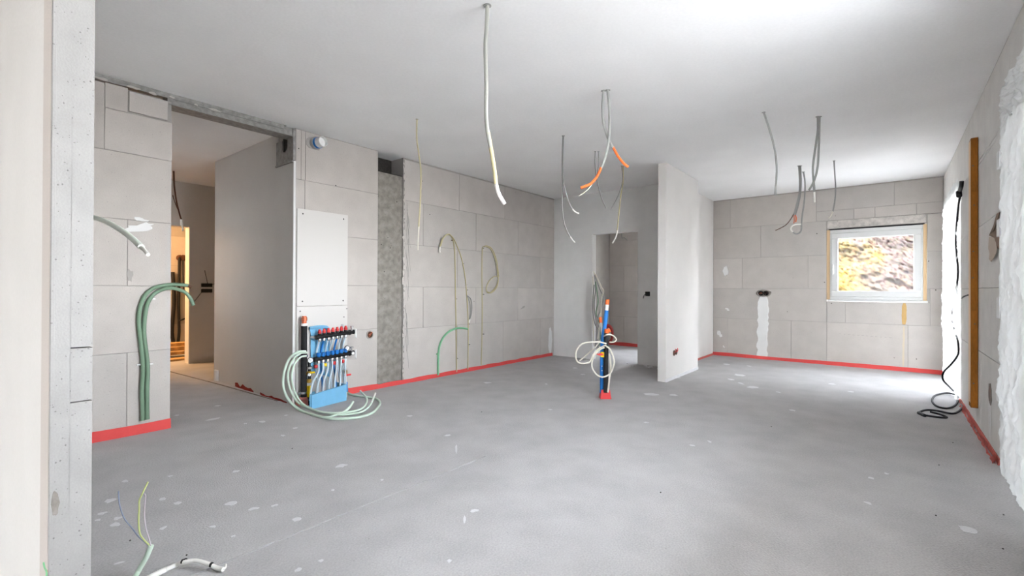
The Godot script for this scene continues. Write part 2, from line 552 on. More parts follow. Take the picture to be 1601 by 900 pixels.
func left_side():
	# ---- long wall: core, concrete column, blocks
	begin()
	box(Vector3(-4.5, 0, ZB - 0.36), Vector3(XL - 0.006, H, -3.30))
	var w := commit("wall_left", M.mortar)
	structure(w, "long unplastered wall of large pale aerated concrete blocks", "wall")
	row_x(w, XL, 2.03, 2.482, [-3.313, -4.163, -5.05, -5.93, -6.40])
	row_x(w, XL, 1.545, 2.03, [-3.313, -3.585, -4.469, -5.358, -6.40])
	row_x(w, XL, 1.07, 1.545, [-3.313, -4.136, -5.026, -5.916, -6.40])
	row_x(w, XL, 0.602, 1.07, [-3.313, -3.588, -4.47, -5.358, -6.40])
	row_x(w, XL, 0.0, 0.602, [-3.313, -4.136, -5.026, -5.916, -6.40])
	for q in [Vector3(-4.199, 2.288, -3.567), Vector3(-4.199, 1.528, -4.076), Vector3(-4.199, 0.89, -4.435), Vector3(-4.199, 1.104, -4.304), Vector3(-4.199, 2.446, -5.291), Vector3(-4.199, 1.92, -3.681)]:
		begin()
		patch(q, Vector3.FORWARD, Vector3.UP, rng.randf_range(0.004, 0.009), rng.randf_range(0.004, 0.009), 0.001, 0.4, 8)
		commit("pit", M.mortar_dark, w)
	# torn adhesive along the column edge
	begin()
	var y := 0.06
	while y < 2.42:
		var h := rng.randf_range(0.03, 0.11)
		patch(Vector3(XL + 0.001, y + h / 2, -3.312 + rng.randf_range(-0.006, 0.012)), Vector3.FORWARD, Vector3.UP, rng.randf_range(0.012, 0.026), h * 0.62, 0.004, 0.55, 10)
		y += h
	commit("torn_adhesive", M["block_2"], w).set_meta("kind", "stuff")
	begin()
	for k in 16:
		var y0 := rng.randf_range(0.15, 1.75)
		var z0 := -3.325 - rng.randf_range(0.0, 0.05)
		var l := rng.randf_range(0.1, 0.4)
		tube([Vector3(XL + 0.006, y0 + l, z0 + 0.012), Vector3(XL + 0.016, y0 + l * 0.5, z0 + rng.randf_range(-0.015, 0.015)), Vector3(XL + 0.01, y0, z0 - rng.randf_range(0.0, 0.03))], 0.0014, 5, 4)
	commit("frayed_mesh", M.conduit_grey, w).set_meta("kind", "stuff")
	begin()
	patch(Vector3(XL + 0.001, 0.25, -6.19), Vector3.FORWARD, Vector3.UP, 0.06, 0.24, 0.004, 0.25, 18)
	commit("plaster_smear", M.wet_plaster, w)
	begin()
	patch(Vector3(-4.199, 0.788, -5.483), Vector3(0, 0.35, -0.95).normalized(), Vector3(0, 0.95, 0.35), 0.075, 0.018, 0.001, 0.5, 12)
	commit("dirt_mark", M.mortar, w)
	# concrete column set back beside the service shaft
	begin()
	box(Vector3(-4.5, 0, -3.32), Vector3(XL - 0.025, 2.29, -2.96))
	var col := commit("wall_column", M.concrete)
	structure(col, "dark grey raw concrete column between shaft and long block wall", "column")
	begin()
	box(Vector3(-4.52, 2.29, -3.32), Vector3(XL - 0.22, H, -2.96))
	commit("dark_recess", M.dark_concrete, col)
	begin()
	box(Vector3(XL - 0.22, 2.27, -3.318), Vector3(XL - 0.03, 2.30, -2.965))
	commit("rough_ledge", M.dark_concrete, col)
	for s in [[608, 372], [612, 388], [603, 427], [598, 384], [622, 312]]:
		begin()
		var dy := rng.randf_range(0.006, 0.012)
		var p := Vector3(XL - 0.026, 2.25 - (s[1] - 275) * 0.0067, -2.98 - (s[0] - 592) * 0.0083)
		patch(p, Vector3.FORWARD, Vector3.UP, 0.008, dy, 0.002, 0.4, 8)
		commit("pit", M.dark_concrete, col)
	# ---- service shaft: plastered side, block front
	begin()
	box(Vector3(-6.05, 0, -2.965), Vector3(XL - 0.006, H, -2.085))
	var sh := commit("wall_shaft", M.mortar)
	structure(sh, "projecting service shaft with beige plastered side and block front", "wall")
	begin()
	# plaster skin of the side with a notch for the beam seat
	box(Vector3(-6.05, 0, -2.085), Vector3(-4.525, H, -2.07))
	box(Vector3(-4.525, 0, -2.085), Vector3(-4.206, 2.19, -2.07))
	commit("plaster_skin", M.plaster, sh)
	begin()
	box(Vector3(-4.206, 0, -2.088), Vector3(-4.197, 2.2, -2.068))
	commit("corner_bead", M.wet_plaster, sh)
	row_x(sh, XL, 2.04, 2.492, [-2.088, -2.138, -2.178, -2.968])
	row_x(sh, XL, 1.56, 2.04, [-2.088, -2.175, -2.968])
	row_x(sh, XL, 1.08, 1.56, [-2.088, -2.35, -2.968])
	row_x(sh, XL, 0.63, 1.08, [-2.088, -2.55, -2.968])
	row_x(sh, XL, 0.0, 0.63, [-2.088, -2.35, -2.968])
	for q in [Vector3(-4.198, 2.32, -2.113), Vector3(-4.198, 2.047, -2.483)]:
		begin()
		disc(q, Vector3.RIGHT, 0.006, 0.001, 10)
		commit("drill_hole", M.gasket, sh)
	# floor edge strips (top 45 mm over the screed)
	strip(sh, [Vector3(XL, 0, -2.63), Vector3(XL, 0, -2.975)], 0.055, "red_strip")
	strip(w, [Vector3(XL, 0, -2.975), Vector3(XL, 0, -3.4), Vector3(XL, 0, -4.2), Vector3(XL, 0, -5.2), Vector3(XL, 0, -5.8), Vector3(XL, 0, -6.24)], 0.045, "red_strip")
	# socket hole on the shaft front
	var sb := thing("socket_box", "round socket hole with loose wires on shaft wall right of manifold", "socket box", Vector3(-4.2, 0.573, -2.875))
	begin(sb.position)
	lathe(sb.position, Vector3.RIGHT, [Vector2(0.045, -0.001), Vector2(0.045, 0.006), Vector2(0.034, 0.008), Vector2(0.033, 0.002)], 18)
	commit("mortar_rim", M.mortar, sb)
	begin(sb.position)
	disc(sb.position, Vector3.RIGHT, 0.034, 0.0025, 16)
	commit("box_floor", M.wire_brown, sb)
	begin(sb.position)
	for k in 3:
		var a := sb.position + Vector3(0.002, -0.015 + 0.012 * k, 0.01 - 0.01 * k)
		tube([a, a + Vector3(0.012, 0.012, -0.012), a + Vector3(0.01, 0.02, 0.008)], 0.0028, 6, 4)
	commit("wire", M.copper, sb)
	# plasterboard sheets behind the manifold
	var pb := thing("plasterboard", "tall white plasterboard sheet screwed to shaft wall above the manifold", "plasterboard", Vector3(XL + 0.001, 0.886, -2.354))
	begin(pb.position)
	cbox(Vector3(XL + 0.002, 0.886, -2.098), Vector3(XL + 0.0145, 1.773, -2.608), 0.0015)
	commit("sheet", M.drywall, pb)
	for p in [Vector3(XL + 0.0145, 1.73, -2.15), Vector3(XL + 0.0145, 1.73, -2.56), Vector3(XL + 0.0145, 0.93, -2.15), Vector3(XL + 0.0145, 0.93, -2.56)]:
		begin(pb.position)
		disc(p, Vector3.RIGHT, 0.0075, 0.0015, 10)
		commit("screw", M.screw, pb)
	var pb2 := thing("plasterboard", "lower white plasterboard sheet behind the heating manifold", "plasterboard", Vector3(XL + 0.001, 0, -2.354))
	begin(pb2.position)
	cbox(Vector3(XL + 0.002, 0.0, -2.098), Vector3(XL + 0.0145, 0.882, -2.608), 0.0015)
	commit("sheet", M.drywall, pb2)
	for p in [Vector3(XL + 0.0145, 0.84, -2.13), Vector3(XL + 0.0145, 0.77, -2.57), Vector3(XL + 0.0145, 0.85, -2.60)]:
		begin(pb2.position)
		disc(p, Vector3.RIGHT, 0.006, 0.0015, 10)
		commit("screw", M.screw, pb2)
	# ventilation pipe end near the ceiling
	var at := Vector3(XL, 2.402, -2.268)
	var vp := thing("vent_pipe", "short round pipe end with blue seal sticking out under the ceiling", "pipe", at)
	begin(at)
	lathe(at, Vector3(1, 0.0, -0.12), [Vector2(0.055, -0.02), Vector2(0.055, 0.035), Vector2(0.049, 0.04), Vector2(0.049, -0.01)], 22)
	commit("pipe_sleeve", M.galvanised, vp)
	begin(at)
	lathe(at, Vector3(1, 0.0, -0.12), [Vector2(0.05, 0.03), Vector2(0.051, 0.034), Vector2(0.051, 0.062), Vector2(0.048, 0.064)], 22)
	commit("seal", M.blue_plastic, vp)
	begin(at)
	lathe(at, Vector3(1, 0.0, -0.12), [Vector2(0.047, 0.05), Vector2(0.047, 0.125), Vector2(0.044, 0.127), Vector2(0.043, 0.09), Vector2(0.0001, 0.088)], 22)
	commit("inner_pipe", M.white_plastic, vp)
	begin(at)
	patch(at + Vector3(0.0012, 0, 0.01), Vector3.FORWARD, Vector3.UP, 0.085, 0.072, 0.003, 0.25, 14)
	commit("mortar_patch", M.mortar, vp)

# sloping plastic edge strip along the foot of a wall; inward side decided by the surface it lies on
func strip(parent: Node, pts: Array, h: float, m: String, inward := Vector3.RIGHT):
	begin()
	for i in pts.size() - 1:
		var a: Vector3 = pts[i]
		var b: Vector3 = pts[i + 1]
		var d := (b - a)
		var n := maxi(1, int(d.length() / 0.12))
		for k in n:
			var p := a + d * (float(k) / n)
			var q := a + d * (float(k + 1) / n)
			var f0 := 0.006 + 0.004 * sin(p.length() * 37.0)
			var f1 := 0.006 + 0.004 * sin(q.length() * 37.0)
			var h0 := h * (1.0 + 0.1 * sin(p.length() * 23.0))
			var h1 := h * (1.0 + 0.1 * sin(q.length() * 23.0))
			var c := (p + q) / 2 - inward * 0.05 + Vector3.UP * h * 0.4
			out_poly([p + inward * (f0 + 0.006), q + inward * (f1 + 0.006), q + inward * f1 + Vector3.UP * h1, p + inward * f0 + Vector3.UP * h0], c)
			out_poly([p + inward * f0 + Vector3.UP * h0, q + inward * f1 + Vector3.UP * h1, q + Vector3.UP * h1, p + Vector3.UP * h0], c)
	for e in [[pts[0], pts[1]], [pts[-1], pts[-2]]]:
		var p: Vector3 = e[0]
		var f0 := 0.006 + 0.004 * sin(p.length() * 37.0)
		var h0 := h * (1.0 + 0.1 * sin(p.length() * 23.0))
		out_poly([p, p + inward * (f0 + 0.006), p + inward * f0 + Vector3.UP * h0, p + Vector3.UP * h0], p + (e[1] - p) * 0.1)
	commit("edge_strip", M[m], parent)

func entry():
	# ---- short block wall left of the passage
	begin()
	box(Vector3(-4.35, 0, -1.143), Vector3(XL - 0.006, 2.44, -0.05))
	var w := commit("wall_entry", M.mortar)
	structure(w, "short pale block wall left of the passage with red foot strip", "wall")
	row_x(w, XL, 1.995, 2.452, [-0.06, -0.40, -0.757])
	block_x(w, XL, -0.757, -0.885, 2.283, 2.457)
	block_x(w, XL, -0.888, -1.118, 2.292, 2.437, 0.006)
	row_x(w, XL, 1.995, 2.283, [-0.757, -1.149])
	row_x(w, XL, 1.527, 1.995, [-0.06, -0.55, -1.147])
	row_x(w, XL, 1.06, 1.527, [-0.06, -0.886, -1.147])
	row_x(w, XL, 0.588, 1.06, [-0.06, -0.55, -1.147])
	row_x(w, XL, 0.0, 0.588, [-0.06, -0.888, -1.147])
	strip(w, [Vector3(XL, 0, -0.06), Vector3(XL, 0, -0.6), Vector3(XL, 0, -0.9), Vector3(XL, 0, -1.15)], 0.075, "red_strip")
	begin()
	patch(Vector3(-4.199, 1.482, -0.961), Vector3(0, 0.25, -0.97).normalized(), Vector3(0, 0.97, 0.25), 0.11, 0.035, 0.0015, 0.6, 16)
	commit("plaster_smear", M.wet_plaster, w)
	begin()
	patch(Vector3(-4.199, 1.536, -0.953), Vector3.FORWARD, Vector3.UP, 0.06, 0.018, 0.0015, 0.6, 12)
	commit("plaster_smear", M.wet_plaster, w)
	begin()
	patch(Vector3(-4.199, 1.136, -0.901), Vector3.FORWARD, Vector3.UP, 0.02, 0.06, 0.001, 0.5, 12)
	commit("dirt_mark", M.mortar, w)
	# ---- steel lintel across the passage, under the ceiling
	var sl := thing("steel_lintel", "grey steel lintel under the ceiling across the passage opening", "beam", Vector3(-4.27, 2.42, -1.2))
	begin(sl.position)
	box(Vector3(-4.34, 2.492, 0.0), Vector3(-4.198, H, -2.0))
	box(Vector3(-4.203, 2.462, 0.0), Vector3(-4.197, 2.494, -1.98))
	commit("top_flange", M.grey_steel, sl)
	begin(sl.position)
	box(Vector3(-4.33, 2.424, -1.12), Vector3(-4.215, 2.492, -2.09))
	commit("web", M.grey_steel, sl)
	begin(sl.position)
	box(Vector3(-4.345, 2.418, -1.125), Vector3(-4.2, 2.424, -2.09))
	commit("bottom_flange", M.grey_steel, sl)
	begin(sl.position)
	var z := -0.45
	for k in 7:
		z -= rng.randf_range(0.1, 0.2)
		patch(Vector3(-4.196, 2.462 + rng.randf_range(-0.005, 0.01), z), Vector3.FORWARD, Vector3.UP, rng.randf_range(0.02, 0.07), 0.012, 0.006, 0.5, 10)
	commit("mortar_crumbs", M["block_1"], sl).set_meta("kind", "stuff")
	# ---- bracket plate at the beam seat on the shaft
	var bp := thing("beam_bracket", "grey steel bracket plate with a hole where lintel meets shaft", "bracket", Vector3(-4.365, 2.19, -2.083))
	begin(bp.position)
	var pa := -4.525
	var pb := -4.198
	# plate drawn around a round-bottomed slot
	var cx := -4.36
	var cy := 2.36
	var r := 0.055
	box(Vector3(pa, 2.19, -2.083), Vector3(cx - r, 2.418, -2.062))
	box(Vector3(cx + r, 2.205, -2.083), Vector3(pb, 2.49, -2.062))
	for k in 8:
		var a0 := PI + PI * k / 8
		var a1 := PI + PI * (k + 1) / 8
		var p0 := Vector3(cx + cos(a0) * r, cy + sin(a0) * r, -2.062)
		var p1 := Vector3(cx + cos(a1) * r, cy + sin(a1) * r, -2.062)
		quad(Vector3(p0.x, 2.2, -2.062), Vector3(p1.x, 2.2, -2.062), p1, p0)
		var bk := Vector3(0, 0, -0.021)
		quad(p0, p1, p1 + bk, p0 + bk)
	box(Vector3(pa - 0.01, 2.188, -2.083), Vector3(pb, 2.2, -2.055))
	commit("plate", M.grey_steel, bp)
	begin(bp.position)
	box(Vector3(cx - r - 0.01, 2.3, -2.084), Vector3(cx + r + 0.01, 2.49, -2.08))
	commit("slot_back", M.gasket, bp)
	# ---- near wall end in the left foreground: thin wall, plastered towards the camera
	begin()
	var xe := -1.45
	var zb := -0.243
	box(Vector3(-4.2, 0, zb + 0.001), Vector3(-1.65, H, -0.182))
	var nw := commit("wall_near", M.cut_block)
	structure(nw, "near wall end in left foreground, plastered face and porous cut edge", "wall")
	begin()
	box(Vector3(-1.66, 0, -0.205), Vector3(xe, H, -0.178))
	commit("cut_edge", M.cut_block, nw)
	for s in [[0.0, 0.7822], [0.7852, 0.9058], [0.9088, H]]:
		begin()
		box(Vector3(-1.66, s[0], zb), Vector3(xe, s[1], -0.2045))
		commit("block", M.cut_block, nw)
	# plaster coat: thick field, shallow groove, then the corner bead
	begin()
	var prof := [Vector2(-4.2, -0.1685), Vector2(-1.70, -0.1685), Vector2(-1.63, -0.1695), Vector2(-1.57, -0.1725), Vector2(-1.50, -0.1735), Vector2(-1.462, -0.1735)]
	st.set_smooth_group(3)
	for i in prof.size() - 1:
		var a := Vector3(prof[i].x, 0, prof[i].y)
		var b := Vector3(prof[i + 1].x, 0, prof[i + 1].y)
		for k in 10:
			var y0 := H * k / 10
			var y1 := H * (k + 1) / 10
			quad(a + Vector3.UP * y0, b + Vector3.UP * y0, b + Vector3.UP * y1, a + Vector3.UP * y1)
	st.set_smooth_group(-1)
	commit("plaster_coat", M.plaster, nw)
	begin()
	box(Vector3(-1.575, 0, -0.176), Vector3(-1.463, H, -0.1715))  # band of darker beige beside the corner bead
	commit("darker_band", M.darker_band, nw)
	begin()
	cbox(Vector3(-1.463, 0, -0.179), Vector3(-1.4494, H, -0.172), 0.001)
	commit("corner_bead", M.cut_block, nw)
	begin()
	patch(Vector3(-1.45, 0.564, -0.182), Vector3.FORWARD, Vector3.UP, 0.008, 0.035, 0.001, 0.3, 14)
	commit("chip", M.concrete, nw)
	# little wire ends at its foot
	var lw := thing("wire_stub", "short green and brown wire ends at the foot of the near wall", "wire", Vector3(-1.38, 0.433, -0.16))
	begin(lw.position)
	tube([Vector3(-1.396, 0.418, -0.16), Vector3(-1.372, 0.45, -0.16), Vector3(-1.398, 0.45, -0.16), Vector3(-1.415, 0.455, -0.16)], 0.0016, 6, 5)
	commit("green_wire", M.wire_green, lw)
	begin(lw.position)
	tube([Vector3(-1.431, 0.406, -0.162), Vector3(-1.397, 0.434, -0.162), Vector3(-1.381, 0.448, -0.162), Vector3(-1.398, 0.446, -0.162)], 0.0013, 6, 5)
	commit("brown_wire", M.copper, lw)

func far_wall():
	# ---- partition with the doorway
	begin()
	box(Vector3(XL, 0, ZP - 0.12), Vector3(-3.512, H, ZP))
	box(Vector3(-3.512, 1.884, ZP - 0.12), Vector3(-2.784, H, ZP))
	box(Vector3(-2.784, 0, ZP - 0.12), Vector3(-2.088, H, ZP))
	var w := commit("wall_partition", M.wet_plaster)
	structure(w, "beige plastered partition wall with open doorway", "wall")
	begin()
	box(Vector3(-2.783, 0.0, ZP - 0.122), Vector3(-2.790, 1.884, ZP - 0.10))
	commit("corner_bead", M.galvanised, w)  # steel strip standing in for the bright lit edge of the jamb
	begin()
	patch(Vector3(-2.93, 0.0005, ZP + 0.02), Vector3.RIGHT, Vector3.FORWARD, 0.02, 0.02, 0.01, 0.5, 8)
	for k in 9:
		patch(Vector3(rng.randf_range(-2.78, -2.15), 0.0, ZP + rng.randf_range(0.01, 0.25)), Vector3.RIGHT, Vector3.FORWARD, rng.randf_range(0.01, 0.05), rng.randf_range(0.008, 0.03), 0.012, 0.5, 9)
	commit("plaster_crumbs", M.splat, w).set_meta("kind", "stuff")
	# ---- nib and the wall running on to the far corner
	begin()
	cbox(Vector3(-2.09, 0, ZP - 0.12), Vector3(-1.99, H, -5.272), 0.003)
	box(Vector3(-2.25, 0, ZP - 0.12), Vector3(-2.08, H, ZP - 0.002))
	var nb := commit("wall_nib", M.light_plaster)
	structure(nb, "white plastered wall nib ending in the middle of the room", "wall")
	begin()
	box(Vector3(-1.995, 0, -5.27), Vector3(-1.986, 0.035, -6.42))
	commit("rough_foot", M.splat, nb)
	begin()
	box(Vector3(-2.37, 0, ZB - 0.36), Vector3(-2.25, H, ZP - 0.12))
	var cl := commit("wall_closet", M.light_plaster)
	structure(cl, "white plastered wall running from nib to the window wall", "wall")
	strip(cl, [Vector3(-2.25, 0, -6.5), Vector3(-2.25, 0, -7.3), Vector3(-2.25, 0, ZB)], 0.03, "pink_strip")
	var sw := thing("switch_box", "small dark switch hole with a wire beside the doorway", "switch box", Vector3(-2.637, 0.991, -6.291))
	begin(sw.position)
	cbox(sw.position + Vector3(-0.035, -0.03, -0.002), sw.position + Vector3(0.035, 0.035, 0.006), 0.004)
	commit("box", M.gasket, sw)
	begin(sw.position)
	tube([sw.position + Vector3(-0.01, 0, 0.005), sw.position + Vector3(-0.04, -0.015, 0.02), sw.position + Vector3(-0.055, -0.06, 0.02)], 0.006, 6, 5)
	commit("wire", M.rubber, sw)
	var ns := thing("socket_box", "low double socket hole on the side of the white nib", "socket box", Vector3(-1.99, 0.307, -5.562))
	for k in 2:
		begin(ns.position)
		var p := ns.position + Vector3(0, 0.004 * k, 0.035 - 0.07 * k)
		lathe(p, Vector3.RIGHT, [Vector2(0.034, -0.001), Vector2(0.034, 0.004), Vector2(0.027, 0.005), Vector2(0.026, 0.0015), Vector2(0.0001, 0.0015)], 16)
		commit("socket_ring", M.wire_brown, ns)
		begin(ns.position)
		tube([p, p + Vector3(0.02, 0.02, 0), p + Vector3(0.02, 0.05, 0.01)], 0.004, 6, 4)
		commit("wire", M.red_plastic, ns)
	# ---- far wall with the window
	begin()
	var zb := ZB - 0.006
	box(Vector3(-2.25, 0, ZB - 0.36), Vector3(-0.712, H, zb))
	box(Vector3(0.365, 0, ZB - 0.36), Vector3(XR + 0.36, H, zb))
	box(Vector3(-0.712, 0, ZB - 0.36), Vector3(0.365, 0.897, zb))
	box(Vector3(-0.712, 1.925, ZB - 0.36), Vector3(0.365, H, zb))
	var bw := commit("wall_back", M.mortar)
	structure(bw, "far unplastered block wall with a small window and red foot strip", "wall")
	row_z(bw, ZB, 2.04, 2.485, [-2.25, -1.99, -0.835])
	row_z(bw, ZB, 2.182, 2.485, [-0.835, 0.037, 0.516])
	row_z(bw, ZB, 2.04, 2.182, [-0.835, -0.397, -0.167, 0.259, 0.516])
	row_z(bw, ZB, 1.555, 2.04, [-2.25, -1.553, -0.712])
	row_z(bw, ZB, 1.555, 2.035, [0.365, 0.516])
	row_z(bw, ZB, 1.078, 1.555, [-2.25, -1.815, -0.935, -0.712])
	row_z(bw, ZB, 1.078, 1.555, [0.365, 0.516])
	row_z(bw, ZB, 0.605, 1.078, [-2.25, -1.52, -0.712])
	row_z(bw, ZB, 0.605, 0.893, [-0.706, -0.491, 0.392])
	row_z(bw, ZB, 0.605, 1.078, [0.392, 0.516])
	row_z(bw, ZB, 0.0, 0.605, [-2.25, -2.031, -1.52, -1.146, -0.708, 0.176, 0.516])
	strip(bw, [Vector3(-2.25, 0, ZB), Vector3(-1.2, 0, ZB), Vector3(-0.4, 0, ZB), Vector3(XR, 0, ZB)], 0.05, "red_strip", Vector3.BACK)
	begin()
	cbox(Vector3(-0.705, 1.93, ZB - 0.02), Vector3(0.353, 2.036, ZB + 0.012), 0.003)
	commit("lintel_board", M.lintel_board, bw)
	for s in [[-2.06, 1.36, 0.05, 0.10], [-2.04, 0.755, 0.035, 0.015], [-2.02, 0.735, 0.025, 0.012], [-2.16, 0.36, 0.035, 0.05], [-2.13, 0.32, 0.03, 0.03], [-2.09, 0.155, 0.012, 0.012], [-2.08, 0.14, 0.015, 0.01]]:
		begin()
		patch(Vector3(s[0], s[1], ZB + 0.001), Vector3.RIGHT, Vector3.UP, s[2], s[3], 0.003, 0.35, 14)
		commit("plaster_patch", M.wet_plaster, bw)
	# filled cable chase below the double socket
	begin()
	streak(Vector3(-1.535, 0.0, ZB + 0.001), Vector3(-1.515, 0.955, ZB + 0.001), Vector3.RIGHT, 0.085, 0.004, 0.3, 0.045)
	commit("filled_chase", M.wet_plaster, bw)
	begin()
	streak(Vector3(0.135, 0.61, ZB + 0.001), Vector3(0.139, 0.89, ZB + 0.001), Vector3.RIGHT, 0.027, 0.0006, 0.3, 0.04)
	commit("rust_stain", M.rust_stain, bw)
	begin()
	streak(Vector3(0.128, 0.06, ZB + 0.001), Vector3(0.135, 0.59, ZB + 0.001), Vector3.RIGHT, 0.014, 0.0005, 0.4, 0.04)
	commit("faint_stain", tmat("faint_stain", Color(0.80, 0.75, 0.66), [null, null], 1.0, 0.0), bw)
	begin()
	for k in 12:
		patch(Vector3(-0.55 + 0.05 * k, 0.446 - 0.0015 * k, ZB + 0.0012), Vector3.RIGHT, Vector3.UP, rng.randf_range(0.008, 0.03), 0.004, 0.0005, 0.5, 7)
	commit("scuff_marks", M.mortar, bw).set_meta("kind", "stuff")
	for q in [Vector3(-1.123, 1.238, -8.014), Vector3(-0.829, 1.869, -8.014), Vector3(-0.609, 2.105, -8.014), Vector3(-0.736, 1.169, -8.014), Vector3(0.037, 0.167, -8.014), Vector3(0.261, 0.172, -8.014), Vector3(-0.652, 0.871, -8.014), Vector3(0.178, 0.922, -8.014), Vector3(0.445, 1.064, -8.014), Vector3(0.378, 1.431, -8.014), Vector3(-1.196, 0.735, -8.014)]:
		begin()
		patch(q, Vector3.RIGHT, Vector3.UP, rng.randf_range(0.006, 0.012), rng.randf_range(0.004, 0.012), 0.001, 0.5, 8)
		commit("pit", M.mortar_dark, bw)
	var ds := thing("socket_box", "double socket hole with wires above white plaster streak on far wall", "socket box", Vector3(-1.515, 1.008, ZB))
	begin(ds.position)
	patch(ds.position + Vector3(0, 0, 0.001), Vector3.RIGHT, Vector3.UP, 0.115, 0.062, 0.006, 0.12, 18)
	commit("mortar_rim", M.concrete, ds)
	for k in 2:
		begin(ds.position)
		var p := ds.position + Vector3(-0.036 + 0.072 * k, 0, 0.006)
		lathe(p, Vector3.BACK, [Vector2(0.036, 0), Vector2(0.036, 0.004), Vector2(0.031, 0.004), Vector2(0.03, 0.001), Vector2(0.0001, 0.001)], 18)
		commit("socket_ring", M.black_plastic, ds)
		begin(ds.position)
		tube([p + Vector3(-0.02, -0.015, 0.003), p + Vector3(0, 0.005, 0.015), p + Vector3(0.018, -0.005, 0.01)], 0.0045, 6, 4)
		commit("wire", M.copper if k == 0 else M.wire_brown, ds)
	# ---- the window
	var wn := Node3D.new()
	wn.name = "window_1"
	add_child(wn)
	wn.position = Vector3(-0.17, 0.9, ZB)
	structure(wn, "small white window looking onto a sunlit rocky bank", "window")
	var z := ZB - 0.012
	begin(wn.position)
	frame(-0.672, 0.325, 0.925, 1.905, 0.055, z - 0.07, z + 0.002)
	commit("window_frame", M.pvc_white, wn)
	begin(wn.position)
	frame(-0.655, 0.308, 0.968, 1.858, 0.078, z - 0.06, z + 0.012)
	var sash := commit("sash", M.pvc_white, wn)
	begin(wn.position)
	box(Vector3(-0.585, 1.04, z - 0.026), Vector3(0.238, 1.785, z - 0.02))
	commit("pane", M.glass, sash)
	begin(wn.position)
	cbox(Vector3(-0.70, 0.9, z - 0.03), Vector3(0.37, 0.925, ZB + 0.012), 0.003)
	commit("window_sill", M.pvc_white, wn)
	begin(wn.position)
	box(Vector3(-0.69, 1.905, z - 0.05), Vector3(0.34, 1.925, z - 0.02))
	commit("head_joint", M.gasket, wn)
	for s in [[-0.712, -0.672], [0.325, 0.362]]:
		begin(wn.position)
		cbox(Vector3(s[0], 0.92, z - 0.06), Vector3(s[1], 1.91, z - 0.008), 0.004)
		commit("foam_joint", M.foam_tan, wn)
	begin(wn.position)
	cbox(Vector3(-0.645, 1.36, z + 0.01), Vector3(-0.623, 1.42, z + 0.02), 0.003)
	tube([Vector3(-0.634, 1.395, z + 0.018), Vector3(-0.634, 1.395, z + 0.045), Vector3(-0.634, 1.38, z + 0.05), Vector3(-0.632, 1.29, z + 0.05)], 0.008, 8, 5)
	commit("handle", M.galvanised, sash)

func frame(x0: float, x1: float, y0: float, y1: float, b: float, z0: float, z1: float):
	cbox(Vector3(x0, y0, z0), Vector3(x1, y0 + b, z1), 0.004)
	cbox(Vector3(x0, y1 - b, z0), Vector3(x1, y1, z1), 0.004)
	cbox(Vector3(x0, y0 + b, z0), Vector3(x0 + b, y1 - b, z1), 0.004)
	cbox(Vector3(x1 - b, y0 + b, z0), Vector3(x1, y1 - b, z1), 0.004)

# hanging plastic film over an opening in the right wall
func film_sheet(z0: float, z1: float, y0: float, y1: float, sd: int, depth: float):
	var n := FastNoiseLite.new()
	n.seed = sd
	n.frequency = 1.0
	n.fractal_octaves = 3
	var nu := 70
	var nv := 110
	st.set_smooth_group(0)
	var f := func(i: int, j: int) -> Vector3:
		var u := float(i) / nu
		var v := float(j) / nv
		var z := lerpf(z0, z1, u)
		var y := lerpf(y0, y1, v)
		var edge := sin(PI * clampf(u, 0.0, 1.0))
		var belly := sin(PI * pow(clampf(v, 0, 1), 0.7))
		var fold := 0.5 + 0.5 * sin(u * 34.0 + 1.5 * n.get_noise_2d(u * 4.0, v * 1.6) * 6.0)
		var d := depth * (0.35 + 0.65 * edge) * (0.3 + 0.7 * belly) * (0.55 + 0.45 * fold) + 0.022 * n.get_noise_2d(z * 7.0, y * 3.0) + 0.02 * absf(n.get_noise_2d(z * 9.0 + y * 5.0, y * 7.0 - z * 3.0)) + 0.008 * n.get_noise_2d(z * 24.0 - y * 9.0, y * 22.0)
		d *= clampf(u * 9.0 + 0.12, 0.0, 1.0)
		return Vector3(XR - 0.010 - maxf(d, 0.0), y, z)
	for i in nu:
		for j in nv:
			quad(f.call(i, j), f.call(i, j + 1), f.call(i + 1, j + 1), f.call(i + 1, j))
	st.set_smooth_group(-1)

